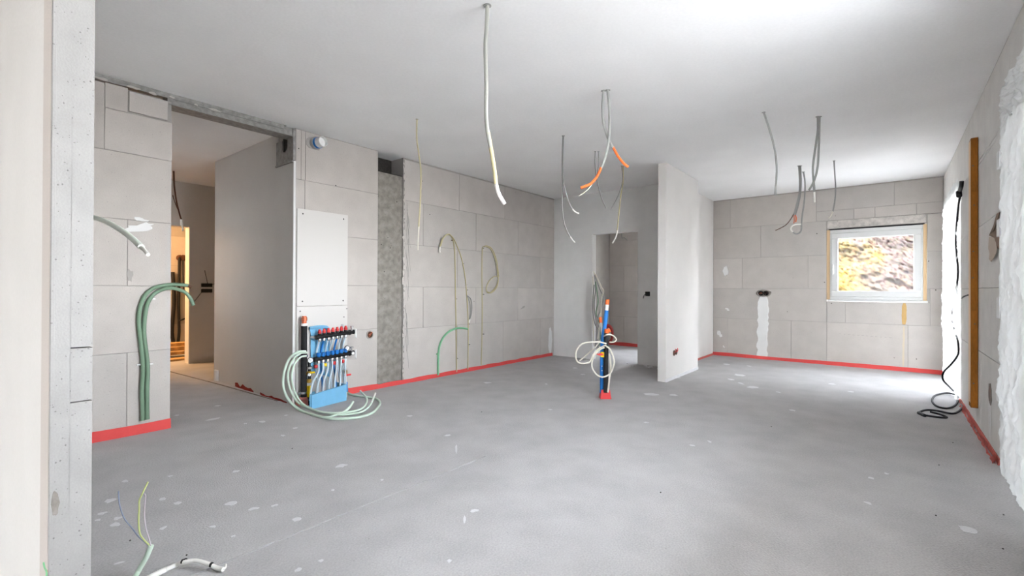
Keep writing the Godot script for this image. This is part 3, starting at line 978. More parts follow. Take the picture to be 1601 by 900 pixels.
func right_wall():
	begin()
	var x := XR + 0.006
	var x2 := XR + 0.36
	box(Vector3(x, 0, ZB - 0.01), Vector3(x2, H, -7.75))
	box(Vector3(x, 2.05, -7.75), Vector3(x2, H, -6.17))
	box(Vector3(x, 0, -6.17), Vector3(x2, H, -3.93))
	box(Vector3(x, 2.05, -3.93), Vector3(x2, H, -2.95))
	box(Vector3(x, 0, -2.95), Vector3(x2, H, -2.75))
	box(Vector3(x, 0, -2.75), Vector3(x2, 0.95, -1.15))  # unseen near window added here to let in more daylight
	box(Vector3(x, 2.25, -2.75), Vector3(x2, H, -1.15))
	box(Vector3(x, 0, -1.15), Vector3(x2, H, 7.01))
	var w := commit("wall_right", M.mortar)
	structure(w, "right-hand unplastered block wall with film-covered openings", "wall")
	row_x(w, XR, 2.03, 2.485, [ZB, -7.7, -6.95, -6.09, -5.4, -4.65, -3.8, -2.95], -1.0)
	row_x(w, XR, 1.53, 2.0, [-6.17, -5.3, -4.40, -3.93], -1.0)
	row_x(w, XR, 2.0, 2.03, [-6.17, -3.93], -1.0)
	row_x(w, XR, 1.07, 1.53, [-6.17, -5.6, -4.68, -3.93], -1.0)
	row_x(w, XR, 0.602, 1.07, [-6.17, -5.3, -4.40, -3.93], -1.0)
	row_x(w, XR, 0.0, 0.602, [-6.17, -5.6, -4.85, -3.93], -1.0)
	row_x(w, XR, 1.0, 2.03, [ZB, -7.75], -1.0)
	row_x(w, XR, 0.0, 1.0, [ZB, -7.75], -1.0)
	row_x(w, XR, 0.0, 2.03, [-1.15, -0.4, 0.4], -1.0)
	strip(w, [Vector3(XR, 0, -4.05), Vector3(XR, 0, -4.6), Vector3(XR, 0, -5.3), Vector3(XR, 0, -6.16)], 0.035, "pink_strip", Vector3.LEFT)
	strip(w, [Vector3(XR, 0, -7.76), Vector3(XR, 0, ZB)], 0.06, "red_strip", Vector3.LEFT)
	begin()
	torn(Vector3(XR - 0.02, 0, -4.06), Vector3(XR - 0.02, 0, -5.9), Vector3.LEFT, 0.005, 0.045)
	commit("torn_strip", M.pink_strip, w).set_meta("kind", "stuff")
	begin()
	patch(Vector3(XR - 0.0015, 0.2, -4.43), Vector3.BACK, Vector3.UP, 0.06, 0.16, 0.003, 0.35, 14)
	commit("plaster_patch", M.wet_plaster, w)
	# films
	var s1 := thing("plastic_sheet", "milky plastic sheet over the narrow opening beside window wall", "plastic sheet", Vector3(XR, 0, -6.96))
	begin(s1.position)
	film_sheet(-7.80, -6.12, -0.003, 2.12, 4, 0.03)
	commit("film", M.clear_film, s1)
	var s2 := thing("plastic_sheet", "large wrinkled milky plastic sheet over the nearest right opening", "plastic sheet", Vector3(XR, 0, -2.7))
	begin(s2.position)
	film_sheet(-3.975, -2.90, -0.003, 2.07, 9, 0.022)
	commit("film", M.film, s2)
	begin(s2.position)
	film_sheet(-3.96, -2.90, 1.97, 2.2, 17, 0.03)
	commit("top_flap", M.film, s2)
	for p in [[1.42, 0.05, 0.045], [0.95, 0.06, 0.03], [1.82, 0.05, 0.05], [0.45, 0.05, 0.04]]:
		begin(s2.position)
		cbox(Vector3(XR - 0.003, p[0] - p[1], -3.99), Vector3(XR - 0.026, p[0] + p[1], -3.90), 0.001)
		commit("tape", M.film_tape, s2)
	# plank
	var pl := thing("wooden_plank", "tall orange-brown wooden plank fixed upright to right block wall", "plank", Vector3(XR - 0.02, 0.165, -5.02))
	begin(pl.position)
	cbox(Vector3(0.474, 0.165, -5.085), Vector3(0.514, 2.212, -4.972), 0.002)
	commit("board", M.plank_wood, pl)
	begin(pl.position)
	box(Vector3(0.472, 0.20, -5.083), Vector3(0.4745, 2.2, -4.99))
	commit("planed_face", M.plank_edge, pl)
	for y in [0.35, 0.8, 1.15, 1.35, 1.7, 2.0]:
		begin(pl.position)
		disc(Vector3(0.49 + 0.006 * sin(y * 9.0), y, -4.972), Vector3.BACK, 0.005, 0.0015, 8)
		commit("nail", M.screw, pl)
	# hole with brown rim low on the wall
	var hb := thing("wall_hole", "ragged dark hole low on the right wall beside plastic sheet", "hole", Vector3(XR, 0.37, -4.42))
	begin(hb.position)
	patch(hb.position + Vector3(-0.0005, 0, 0), Vector3.BACK, Vector3.UP, 0.075, 0.085, 0.004, 0.3, 14)
	commit("broken_rim", M.concrete, hb)
	begin(hb.position)
	patch(hb.position + Vector3(-0.004, 0, 0), Vector3.BACK, Vector3.UP, 0.05, 0.06, 0.001, 0.3, 12)
	commit("hole_floor", M.wire_brown, hb)
	# torn paper
	var pp := thing("paper_scrap", "torn piece of brown paper hanging on right wall beside plank", "paper", Vector3(0.5, 1.388, -4.182))
	begin(pp.position)
	sheet([Vector3(0.505, 1.52, -4), Vector3(0.505, 1.522, -4.109), Vector3(0.505, 1.464, -4.224), Vector3(0.505, 1.416, -4.398), Vector3(0.505, 1.396, -4.272), Vector3(0.505, 1.377, -4.154), Vector3(0.505, 1.309, -4.086), Vector3(0.505, 1.297, -4.021), Vector3(0.505, 1.366, -4.021), Vector3(0.505, 1.452, -4.109)], Vector3(-0.012, 0, 0))
	commit("upper_flap", M.brown_paper, pp)
	begin(pp.position)
	sheet([Vector3(0.5, 1.404, -4.355), Vector3(0.5, 1.33, -4.381), Vector3(0.5, 1.293, -4.329), Vector3(0.5, 1.257, -4.354), Vector3(0.5, 1.237, -4.278), Vector3(0.5, 1.252, -4.182), Vector3(0.5, 1.278, -4.09), Vector3(0.5, 1.316, -4.068), Vector3(0.5, 1.37, -4.113), Vector3(0.5, 1.392, -4.23)], Vector3(-0.006, 0, 0))
	commit("lower_flap", M.light_paper, pp)
	var nl := thing("hook", "short black bent nail on right wall left of plank", "nail", Vector3(0.51, 0.984, -5.959))
	begin(nl.position)
	tube([Vector3(0.512, 1.016, -5.524), Vector3(0.512, 1.009, -5.698), Vector3(0.512, 0.996, -5.885), Vector3(0.512, 0.98, -6.008)], 0.006, 6, 5)
	commit("nail", M.rubber, nl)
	# power cord hanging down and lying in loops
	var pc := thing("power_cord", "black power cord hanging down right wall and lying in loops", "cord", Vector3(0.427, 0.01, -5.646))
	begin(pc.position)
	tube([Vector3(0.492, 2.029, -5.781), Vector3(0.492, 1.994, -5.805), Vector3(0.492, 1.966, -5.879), Vector3(0.492, 1.948, -5.982), Vector3(0.492, 1.91, -5.93), Vector3(0.492, 1.862, -6.007), Vector3(0.492, 1.775, -6.114), Vector3(0.492, 1.69, -6.169), Vector3(0.492, 1.544, -6.253), Vector3(0.492, 1.384, -6.166), Vector3(0.492, 1.216, -6.056), Vector3(0.492, 1.017, -6.277), Vector3(0.492, 0.793, -6.58), Vector3(0.492, 0.671, -6.333), Vector3(0.492, 0.569, -6.051)] + [Vector3(0.492, 0.462, -6.045), Vector3(0.441, 0.366, -6.005)] + [Vector3(0.396, 0.277, -6.098), Vector3(0.391, 0.204, -6.094)] + [Vector3(0.447, 0.118, -6.242)] + [Vector3(0.515, 0.012, -6.537), Vector3(0.506, 0.012, -6.224), Vector3(0.457, 0.012, -5.857), Vector3(0.386, 0.012, -5.66), Vector3(0.324, 0.012, -5.713), Vector3(0.306, 0.012, -5.945), Vector3(0.345, 0.012, -6.282), Vector3(0.445, 0.012, -6.517)] + [Vector3(0.511, 0.024, -6.351)] + [Vector3(0.522, 0.012, -6.126), Vector3(0.501, 0.012, -5.827), Vector3(0.453, 0.012, -5.562), Vector3(0.4, 0.012, -5.447), Vector3(0.321, 0.012, -5.491), Vector3(0.246, 0.012, -5.472), Vector3(0.195, 0.012, -5.331), Vector3(0.216, 0.012, -5.241), Vector3(0.278, 0.012, -5.216), Vector3(0.358, 0.012, -5.244)] + [Vector3(0.33, 0.02, -5.297), Vector3(0.266, 0.02, -5.364)], 0.0085, 7, 5)
	commit("cable", M.rubber, pc)
	begin(pc.position)
	tube([Vector3(0.488, 2.021, -5.734), Vector3(0.488, 1.986, -5.758), Vector3(0.488, 1.963, -5.857)], 0.016, 8, 4)
	commit("plug", M.rubber, pc)
	begin(pc.position)
	tube([Vector3(0.488, 1.962, -5.959), Vector3(0.488, 1.92, -5.917)], 0.022, 8, 4)
	commit("socket_head", M.rubber, pc)
	begin(pc.position)
	tube([Vector3(0.187, 0.012, -5.298), Vector3(0.222, 0.012, -5.208)], 0.014, 8, 4)
	commit("connector", M.rubber, pc)

func sheet(pts: Array, n: Vector3):
	var c := Vector3.ZERO
	for p in pts:
		c += p
	c = c / pts.size() + n
	var back := -n.normalized() * 0.002
	for i in pts.size():
		var a: Vector3 = pts[i]
		var b: Vector3 = pts[(i + 1) % pts.size()]
		out_poly([c, a, b], c - n * 3.0)
		out_poly([c + back, a + back, b + back], c + n * 3.0)
		out_poly([a, b, b + back, a + back], c)

func manifold():
	var base := Vector3(XL + 0.11, 0.0, -2.4)
	var m := thing("heating_manifold", "underfloor heating manifold with red and blue caps in front of plasterboard", "manifold", base)
	var ub := [Vector3(-4.09, 0.6, -2.224), Vector3(-4.09, 0.623, -2.569)]
	var lb := [Vector3(-4.09, 0.4, -2.213), Vector3(-4.09, 0.422, -2.57)]
	begin(base)
	tube(ub, 0.021, 12, 4)
	var sbar := commit("supply_bar", M.black_plastic, m)
	begin(base)
	tube(lb, 0.021, 12, 4)
	var rbar := commit("return_bar", M.black_plastic, m)
	var du: Vector3 = ub[1] - ub[0]
	var dl: Vector3 = lb[1] - lb[0]
	for k in 7:
		var t := 0.12 + 0.128 * k
		var p: Vector3 = ub[0] + du * t
		var q: Vector3 = lb[0] + dl * t
		begin(base)
		lathe(p, Vector3.UP, [Vector2(0.017, 0.015), Vector2(0.017, 0.03), Vector2(0.0001, 0.031)], 12)
		commit("valve_nut", M.black_plastic, m)
		begin(base)
		lathe(p, Vector3.UP, [Vector2(0.012, 0.028), Vector2(0.0165, 0.034), Vector2(0.0165, 0.05), Vector2(0.013, 0.054), Vector2(0.009, 0.07), Vector2(0.0001, 0.071)], 12)
		commit("flow_meter", M.red_plastic, sbar)
		begin(base)
		lathe(q, Vector3.UP, [Vector2(0.014, 0.012), Vector2(0.019, 0.022), Vector2(0.02, 0.05), Vector2(0.016, 0.054), Vector2(0.0001, 0.055)], 14)
		commit("blue_cap", M.blue_plastic, rbar)
		# joint nuts under the bars
		begin(base)
		lathe(q, Vector3.DOWN, [Vector2(0.013, 0.01), Vector2(0.016, 0.024), Vector2(0.016, 0.042), Vector2(0.011, 0.044)], 10)
		commit("nut", M.chrome, m)
		begin(base)
		lathe(p, Vector3.DOWN, [Vector2(0.013, 0.01), Vector2(0.016, 0.024), Vector2(0.016, 0.042), Vector2(0.011, 0.044)], 10)
		commit("nut", M.chrome, m)
		# pipe from the return bar, bending forward into the floor
		var f := Vector3(-3.975, 0.0, lerpf(-2.12, -2.47, k / 6.0))
		begin(base)
		tube([q + Vector3(0, -0.035, 0), q + Vector3(0.008, -0.12, 0.006), Vector3(lerpf(q.x, f.x, 0.62), 0.2, lerpf(q.z, f.z, 0.7)), Vector3(f.x - 0.012, 0.06, f.z)], 0.0085, 8, 6)
		commit("loop_pipe", M.pale_pipe, m)
		# pipe from the supply bar, passing behind the return bar
		begin(base)
		var r := p + Vector3(-0.052, 0, 0)
		tube([p + Vector3(-0.004, -0.035, 0), r + Vector3(0.004, -0.13, 0), r + Vector3(0, -0.25, 0.004), Vector3(-4.06, 0.15, r.z + 0.03), Vector3(-4.03, 0.05, r.z + 0.05)], 0.0085, 8, 6)
		commit("loop_pipe", M.pale_pipe if k % 3 != 1 else M.blue_plastic, m)
		if k % 2 == 0:
			begin(base)
			disc(q + Vector3(-0.02, -0.085, 0.012), Vector3.UP, 0.018, 0.03, 10)
			commit("pipe_label", M.red_plastic if k != 2 else M.yellow_tape, m)
	# wall rails carrying the bars
	for z in [-2.23, -2.545]:
		begin(base)
		box(Vector3(-4.178, 0.34, z - 0.012), Vector3(-4.172, 0.70, z + 0.012))
		box(Vector3(-4.178, 0.592 if z > -2.4 else 0.61, z - 0.012), Vector3(-4.10, 0.61 if z > -2.4 else 0.628, z + 0.012))
		box(Vector3(-4.178, 0.39 if z > -2.4 else 0.405, z - 0.012), Vector3(-4.10, 0.41 if z > -2.4 else 0.425, z + 0.012))
		commit("bracket", M.galvanised, m)
	# end valves and gauges
	for e in [[ub[1], 1], [lb[1], 0]]:
		var p: Vector3 = e[0]
		begin(base)
		lathe(p, du, [Vector2(0.0001, -0.005), Vector2(0.026, -0.004), Vector2(0.026, 0.012), Vector2(0.017, 0.014), Vector2(0.017, 0.035), Vector2(0.022, 0.036), Vector2(0.022, 0.05), Vector2(0.0001, 0.051)], 12)
		commit("end_valve", M.black_plastic, m)
		begin(base)
		lathe(p + du.normalized() * 0.026, Vector3.UP, [Vector2(0.01, 0.01), Vector2(0.01, 0.045), Vector2(0.016, 0.046), Vector2(0.016, 0.06), Vector2(0.0001, 0.061)], 10)
		commit("vent_key", M.chrome, m)
		begin(base)
		var h := p + du.normalized() * 0.04
		tube([h + Vector3(0.014, 0.03, -0.022), h + Vector3(0.016, -0.03, -0.022), h + Vector3(0.024, -0.055, -0.018)], 0.008, 8, 4)
		commit("drain_valve", M.white_plastic, m)
	var g := Vector3(-4.07, 0.476, -2.537)
	gauge(m, base, g, Vector3(1, 0, 0.25), 0.024)
	gauge(m, base, Vector3(-4.06, 0.422, -2.593), Vector3(1, 0, 0.25), 0.018)
	# small pressure gauges and brass valves on the left riser
	gauge(m, base, Vector3(-4.05, 0.404, -2.158), Vector3(1, 0, 0.4), 0.026)
	begin(base)
	tube([Vector3(-4.08, 0.384, -2.162), Vector3(-4.08, 0.211, -2.164)], 0.014, 10, 4)
	commit("riser", M.black_plastic, m)
	begin(base)
	lathe(Vector3(-4.08, 0.349, -2.163), Vector3.DOWN, [Vector2(0.015, 0), Vector2(0.024, 0.005), Vector2(0.024, 0.024), Vector2(0.015, 0.028)], 10)
	commit("valve_nut", M.chrome, m)
	begin(base)
	lathe(Vector3(-4.08, 0.303, -2.163), Vector3.DOWN, [Vector2(0.016, 0), Vector2(0.026, 0.006), Vector2(0.026, 0.03), Vector2(0.016, 0.036)], 10)
	commit("brass_valve", M.brass, m)
	begin(base)
	cbox(Vector3(-4.05, 0.294, -2.168) + Vector3(0, -0.008, -0.03), Vector3(-4.05, 0.294, -2.168) + Vector3(0.012, 0.008, 0.02), 0.004)
	commit("lever", M.yellow_tape, m)
	gauge(m, base, Vector3(-4.05, 0.279, -2.15), Vector3(1, 0, 0.4), 0.018)
	begin(base)
	lathe(Vector3(-4.08, 0.234, -2.162), Vector3.DOWN, [Vector2(0.015, 0), Vector2(0.021, 0.005), Vector2(0.021, 0.03), Vector2(0.015, 0.035)], 10)
	commit("brass_valve", M.brass, m)
	begin(base)
	tube([Vector3(-4.08, 0.171, -2.161), Vector3(-4.08, 0.073, -2.161)], 0.017, 10, 4)
	commit("yellow_sleeve", M.yellow_tape, m)
	begin(base)
	tube([Vector3(-4.08, 0.084, -2.161), Vector3(Vector3(-4.08, 0.084, -2.161).x, 0.0, Vector3(-4.08, 0.084, -2.161).z)], 0.015, 10, 4)
	commit("riser", M.black_plastic, m)
	# right riser with red-handled valve
	begin(base)
	tube([Vector3(-4.1, 0.339, -2.529), Vector3(-4.1, 0.128, -2.537)], 0.012, 10, 4)
	commit("riser", M.white_plastic, m)
	begin(base)
	lathe(Vector3(-4.1, 0.264, -2.533), Vector3.DOWN, [Vector2(0.013, 0), Vector2(0.021, 0.006), Vector2(0.021, 0.04), Vector2(0.013, 0.046)], 10)
	commit("ball_valve", M.brass, m)
	begin(base)
	cbox(Vector3(-4.07, 0.219, -2.525) + Vector3(0, -0.008, -0.05), Vector3(-4.07, 0.219, -2.525) + Vector3(0.012, 0.008, 0.02), 0.004)
	commit("lever", M.red_plastic, m)
	begin(base)
	tube([Vector3(-4.1, 0.146, -2.537), Vector3(-4.1, 0.053, -2.541)], 0.02, 10, 4)
	commit("blue_sleeve", M.blue_plastic, m)
	begin(base)
	tube([Vector3(-4.1, 0.059, -2.541), Vector3(Vector3(-4.1, 0.059, -2.541).x, 0.0, Vector3(-4.1, 0.059, -2.541).z)], 0.013, 10, 3)
	commit("riser", M.white_plastic, m)
	# blue foam sheets: one on the wall behind, one boxed round the pipes at the floor
	var fb := thing("foam_sheet", "blue foam sheet hanging behind the manifold pipes", "foam sheet", Vector3(-4.17, 0.35, -2.28))
	begin(fb.position)
	var l := [Vector3(-4.165, 0.285, -2.223), Vector3(-4.165, 0.492, -2.222), Vector3(-4.165, 0.639, -2.221), Vector3(-4.165, 0.682, -2.206), Vector3(-4.165, 0.698, -2.227), Vector3(-4.165, 0.704, -2.277), Vector3(-4.165, 0.703, -2.34), Vector3(-4.165, 0.695, -2.385), Vector3(-4.165, 0.663, -2.402), Vector3(-4.165, 0.504, -2.413), Vector3(-4.165, 0.197, -2.428)]
	sheet(l, Vector3(0.016, 0, 0))
	commit("sheet", M.blue_foam, fb)
	begin(fb.position)
	tube([Vector3(-4.15, 0.686, -2.201), Vector3(-4.15, 0.689, -2.25), Vector3(-4.15, 0.688, -2.313), Vector3(-4.15, 0.681, -2.37), Vector3(-4.15, 0.665, -2.393)], 0.012, 8, 5)
	commit("rolled_edge", M.blue_foam, fb)
	var fo := thing("foam_box", "pale blue foam upstand around the manifold pipes at floor level", "foam sheet", Vector3(-3.95, 0, -2.3))
	begin(fo.position)
	var a0 := Vector3(-3.925, 0, -2.098)
	var a1 := Vector3(-3.985, 0, -2.468)
	foam_wall(a0, a1, 0.12, 0.15)
	foam_wall(a1, Vector3(-4.16, 0, -2.468), 0.15, 0.15)
	foam_wall(Vector3(-4.05, 0, -2.19), a0, 0.12, 0.12)
	commit("upstand", M.blue_foam, fo)
	# black insulated riser on the left
	var bp := thing("insulated_pipe", "tall black insulated pipe with copper end left of manifold", "pipe", Vector3(-4.10, 0, -2.125))
	var px := -4.115
	var pz := -2.132
	begin(bp.position)
	tube([Vector3(px, 0.02, pz), Vector3(px, 0.72, pz)], 0.026, 14, 3)
	commit("insulation", M.black_foam, bp)
	begin(bp.position)
	tube([Vector3(px, 0.72, pz), Vector3(px, 0.80, pz)], 0.02, 12, 3)
	var pend := commit("pipe_end", M.copper, bp)
	begin(bp.position)
	lathe(Vector3(px, 0.755, pz), Vector3.UP, [Vector2(0.02, 0), Vector2(0.026, 0.003), Vector2(0.026, 0.032), Vector2(0.02, 0.036)], 12)
	commit("copper_cap", M.copper, pend)
	begin(bp.position)
	lathe(Vector3(px, 0.71, pz), Vector3.UP, [Vector2(0.022, 0), Vector2(0.029, 0.002), Vector2(0.029, 0.022), Vector2(0.022, 0.024)], 14)
	commit("white_ring", M.white_plastic, bp)
	for y in [0.43, 0.10]:
		begin(bp.position)
		lathe(Vector3(px, y, pz), Vector3.UP, [Vector2(0.027, 0), Vector2(0.033, 0.002), Vector2(0.033, 0.02), Vector2(0.027, 0.022)], 14)
		box(Vector3(-4.186, y + 0.003, pz - 0.012), Vector3(px - 0.028, y + 0.018, pz + 0.012))
		box(Vector3(px - 0.01, y + 0.002, pz + 0.03), Vector3(px + 0.01, y + 0.02, pz + 0.055))
		commit("clamp", M.chrome, bp)
	begin(bp.position)
	lathe(Vector3(px, 0, pz), Vector3.UP, [Vector2(0.05, 0), Vector2(0.046, 0.06), Vector2(0.03, 0.075)], 14)
	box(Vector3(-4.18, 0, -2.09), Vector3(px, 0.045, pz + 0.03))
	commit("foot_collar", tmat("pale_pink", Color(0.95, 0.62, 0.58), [M.plaster.albedo_texture, M.plaster.normal_texture], 0.5, 0.2), bp)
	# three pale hoses in a loose coil
	var h1 := thing("hose", "outer pale green hose of the coil in front of manifold", "hose", Vector3(-3.6, 0, -2.1))
	begin(h1.position)
	tube([Vector3(-4.02, 0.493, -2.098), Vector3(-4.02, 0.494, -2.029), Vector3(-4.02, 0.447, -1.956), Vector3(-4.02, 0.354, -1.913), Vector3(-4.02, 0.247, -1.9)] + [Vector3(-3.95, 0.167, -1.886), Vector3(-3.95, 0.076, -1.941)] + [Vector3(-3.881, 0.012, -1.995), Vector3(-3.596, 0.012, -1.997), Vector3(-3.436, 0.012, -2.044), Vector3(-3.341, 0.012, -2.184), Vector3(-3.373, 0.012, -2.337), Vector3(-3.513, 0.012, -2.5), Vector3(-3.634, 0.012, -2.599), Vector3(-3.778, 0.012, -2.66), Vector3(-3.93, 0.012, -2.636), Vector3(-4.109, 0.012, -2.612), Vector3(-4.31, 0.012, -2.653)], 0.0105, 8, 6)
	commit("tube", M.hose_green, h1)
	var h2 := thing("hose", "middle pale green hose of the coil, open end near right", "hose", Vector3(-3.7, 0, -2.2))
	begin(h2.position)
	tube([Vector3(-4.04, 0.478, -2.12), Vector3(-4.04, 0.474, -2.05), Vector3(-4.04, 0.409, -1.983), Vector3(-4.04, 0.308, -1.95)] + [Vector3(-3.98, 0.22, -1.933), Vector3(-3.98, 0.126, -1.972)] + [Vector3(-4.033, 0.03, -2.061), Vector3(-3.752, 0.03, -2.038), Vector3(-3.594, 0.03, -2.063), Vector3(-3.491, 0.03, -2.162)] + [Vector3(-3.484, 0.03, -2.289)] + [Vector3(-3.525, 0.05, -2.378)] + [Vector3(-3.652, 0.07, -2.47)] + [Vector3(-3.785, 0.09, -2.512)], 0.009, 8, 6)
	commit("tube", M.hose_green, h2)
	begin(h2.position)
	tube([Vector3(-3.785, 0.09, -2.512)] + [Vector3(-3.827, 0.1, -2.523)], 0.0088, 8, 3)
	commit("open_end", M.cable_white, h2)
	var h3 := thing("hose", "inner pale green hose of the coil, white ends lifted", "hose", Vector3(-3.8, 0, -2.2))
	begin(h3.position)
	tube([Vector3(-4.06, 0.447, -2.125), Vector3(-4.06, 0.441, -2.072), Vector3(-4.06, 0.381, -2.015), Vector3(-4.06, 0.283, -1.993)] + [Vector3(-4, 0.193, -1.981), Vector3(-4, 0.098, -2.021)] + [Vector3(-3.994, 0.02, -2.087), Vector3(-3.717, 0.02, -2.064), Vector3(-3.503, 0.02, -2.111), Vector3(-3.438, 0.02, -2.217), Vector3(-3.477, 0.02, -2.346)] + [Vector3(-3.51, 0.06, -2.426)] + [Vector3(-3.59, 0.1, -2.514)], 0.008, 8, 6)
	commit("tube", M.hose_green, h3)
	begin(h3.position)
	tube([Vector3(-3.51, 0.06, -2.426)] + [Vector3(-3.59, 0.1, -2.514)] + [Vector3(-3.612, 0.108, -2.533)], 0.0086, 8, 3)
	commit("open_end", M.cable_white, h3)
	var h4 := thing("hose", "short pale hose curving up in the middle of the coil", "hose", Vector3(-3.6, 0, -2.1))
	begin(h4.position)
	tube([Vector3(-3.558, 0.012, -2.004), Vector3(-3.534, 0.012, -2.073)] + [Vector3(-3.502, 0.03, -2.14)] + [Vector3(-3.501, 0.06, -2.203)] + [Vector3(-3.553, 0.09, -2.271)], 0.0095, 8, 6)
	commit("tube", M.hose_green, h4)

func foam_wall(a: Vector3, b: Vector3, h0: float, h1: float):
	var n := (b - a).cross(Vector3.UP).normalized() * 0.012
	var c := (a + b) / 2 + Vector3.UP * h0 / 2
	var up0 := Vector3.UP * h0
	var up1 := Vector3.UP * h1
	out_poly([a + n, b + n, b + n + up1, a + n + up0], c)
	out_poly([a - n, b - n, b - n + up1, a - n + up0], c)
	out_poly([a + n + up0, b + n + up1, b - n + up1, a - n + up0], c)
	out_poly([a + n, a - n, a - n + up0, a + n + up0], c)
	out_poly([b + n, b - n, b - n + up1, b + n + up1], c)

func gauge(parent: Node, base: Vector3, at: Vector3, axis: Vector3, r: float):
	begin(base)
	lathe(at, axis, [Vector2(0.0001, -0.02), Vector2(r * 0.9, -0.02), Vector2(r, -0.016), Vector2(r, 0.003), Vector2(r * 0.84, 0.004), Vector2(r * 0.82, 0.0)], 18)
	var g := commit("gauge", M.black_plastic, parent)
	begin(base)
	lathe(at, axis, [Vector2(r * 0.83, 0.0005), Vector2(0.0001, 0.001)], 18)
	var d := commit("dial", M.white_plastic, g)
	d.position = Vector3.ZERO
	begin(base)
	var ax := axis.normalized()
	tube([at + ax * 0.002, at + ax * 0.002 + Vector3(0, r * 0.4, r * 0.5)], r * 0.06, 5, 2)
	commit("needle", M.black_plastic, g)

func stub_bundle():
	var d := 4.555
	var base := Vector3(-2.153, 0, -4.12)
	var b := thing("pipe_bundle", "upright bundle of blue and black pipes rising from the floor", "pipe bundle", base)
	begin(base)
	tube([Vector3(-2.179, 0.048, -4.104), Vector3(-2.179, 0.197, -4.103), Vector3(-2.179, 0.333, -4.103), Vector3(-2.175, 0.544, -4.105), Vector3(-2.159, 0.687, -4.117), Vector3(-2.144, 0.848, -4.129)], 0.0195, 12, 6)
	var bpipe := commit("blue_pipe", M.blue_plastic, b)
	begin(base)
	tube([Vector3(-2.144, 0.842, -4.129), Vector3(-2.14, 0.91, -4.132)], 0.0165, 12, 3)
	commit("white_collar", M.white_plastic, bpipe)
	begin(base)
	tube([Vector3(-2.14, 0.904, -4.131), Vector3(-2.137, 0.944, -4.134), Vector3(-2.137, 0.953, -4.134)], 0.0195, 12, 3)
	commit("orange_cap", M.orange_plastic, bpipe)
	begin(base)
	tube([Vector3(-2.184, 0.377, -4.15), Vector3(-2.191, 0.533, -4.143), Vector3(-2.2, 0.665, -4.136), Vector3(-2.207, 0.746, -4.13)], 0.011, 10, 5)
	var wpipe := commit("white_pipe", M.white_plastic, b)
	begin(base)
	tube([Vector3(-2.206, 0.727, -4.13), Vector3(-2.211, 0.771, -4.126), Vector3(-2.213, 0.78, -4.125)], 0.0145, 10, 3)
	commit("orange_cap", M.orange_plastic, wpipe)
	begin(base)
	tube([Vector3(-2.131, 0.063, -4.091), Vector3(-2.13, 0.266, -4.091), Vector3(-2.129, 0.45, -4.091), Vector3(-2.127, 0.567, -4.092), Vector3(-2.125, 0.647, -4.094)], 0.0225, 12, 5)
	var kpipe := commit("black_pipe", M.black_foam, b)
	begin(base)
	tube([Vector3(-2.125, 0.632, -4.093), Vector3(-2.123, 0.671, -4.095)], 0.0225, 12, 3)
	commit("orange_cap", M.orange_plastic, kpipe)
	begin(base)
	tube([Vector3(-2.118, 0.668, -4.099), Vector3(-2.106, 0.656, -4.109), Vector3(-2.103, 0.641, -4.111)], 0.014, 10, 3)
	commit("cap_spout", M.orange_plastic, kpipe)
	begin(base)
	tube([Vector3(-2.1, 0.07, -4.077), Vector3(-2.089, 0.21, -4.086), Vector3(-2.079, 0.296, -4.093), Vector3(-2.084, 0.381, -4.089), Vector3(-2.091, 0.442, -4.083)], 0.0085, 8, 5)
	commit("beige_pipe", M.cable_cream, b)
	begin(base)
	tube([Vector3(-2.155, 0.401, -4.103), Vector3(-2.155, 0.45, -4.102)], 0.0355, 16, 2)
	commit("yellow_tape", M.yellow_tape, b)
	begin(base)
	patch(Vector3(-2.16, 0.431, -4.04), Vector3(0.78, 0, -0.63), Vector3.UP, 0.035, 0.012, 0.003, 0.3, 9)
	commit("red_tag", M.red_plastic, b)
	begin(base)
	tube([Vector3(-2.16, 0.414, -4.118), Vector3(-2.194, 0.417, -4.09), Vector3(-2.22, 0.426, -4.069)], 0.012, 8, 3, 0.0, 0.005)
	commit("tag_tail", M.red_plastic, b)
	for v in [579, 590, 572]:
		begin(base)
		var p := un_blue(v)
		disc(p, Vector3(0.62, 0, 0.78), 0.004, 0.002, 8)
		commit("print_dot", M.white_plastic, bpipe)
	# red foot sleeve, flared
	begin(base)
	var r := Vector3(0.779, 0, -0.627)
	var f := Vector3(0.627, 0, 0.779)
	var c := base + Vector3(0, 0, 0)
	var lo := []
	var hi := []
	for k in [[-1, 1], [1, 1], [1, -1], [-1, -1]]:
		lo.append(c + r * (0.052 * k[0]) + f * (0.045 * k[1]))
		hi.append(c + r * (0.040 * k[0]) + f * (0.036 * k[1]) + Vector3.UP * 0.085)
	for k in 4:
		out_poly([lo[k], lo[(k + 1) % 4], hi[(k + 1) % 4], hi[k]], c + Vector3.UP * 0.04)
	out_poly(hi, c)
	commit("red_foot", M.red_plastic, b)
	# white cable looped round the bundle
	var w := thing("cable", "white cable in loose loops around the upright pipe bundle", "cable", base + Vector3(0, 0.3, 0))
	begin(w.position)
	tube([Vector3(-2.08, 0.551, -4.066), Vector3(-2.051, 0.551, -4.089), Vector3(-2.031, 0.573, -4.105), Vector3(-2.047, 0.606, -4.092), Vector3(-2.08, 0.624, -4.066), Vector3(-2.108, 0.615, -4.043)] + [Vector3(-2.194, 0.577, -4.141), Vector3(-2.242, 0.496, -4.102), Vector3(-2.301, 0.427, -4.056), Vector3(-2.369, 0.354, -4.001)], 0.0068, 8, 6)
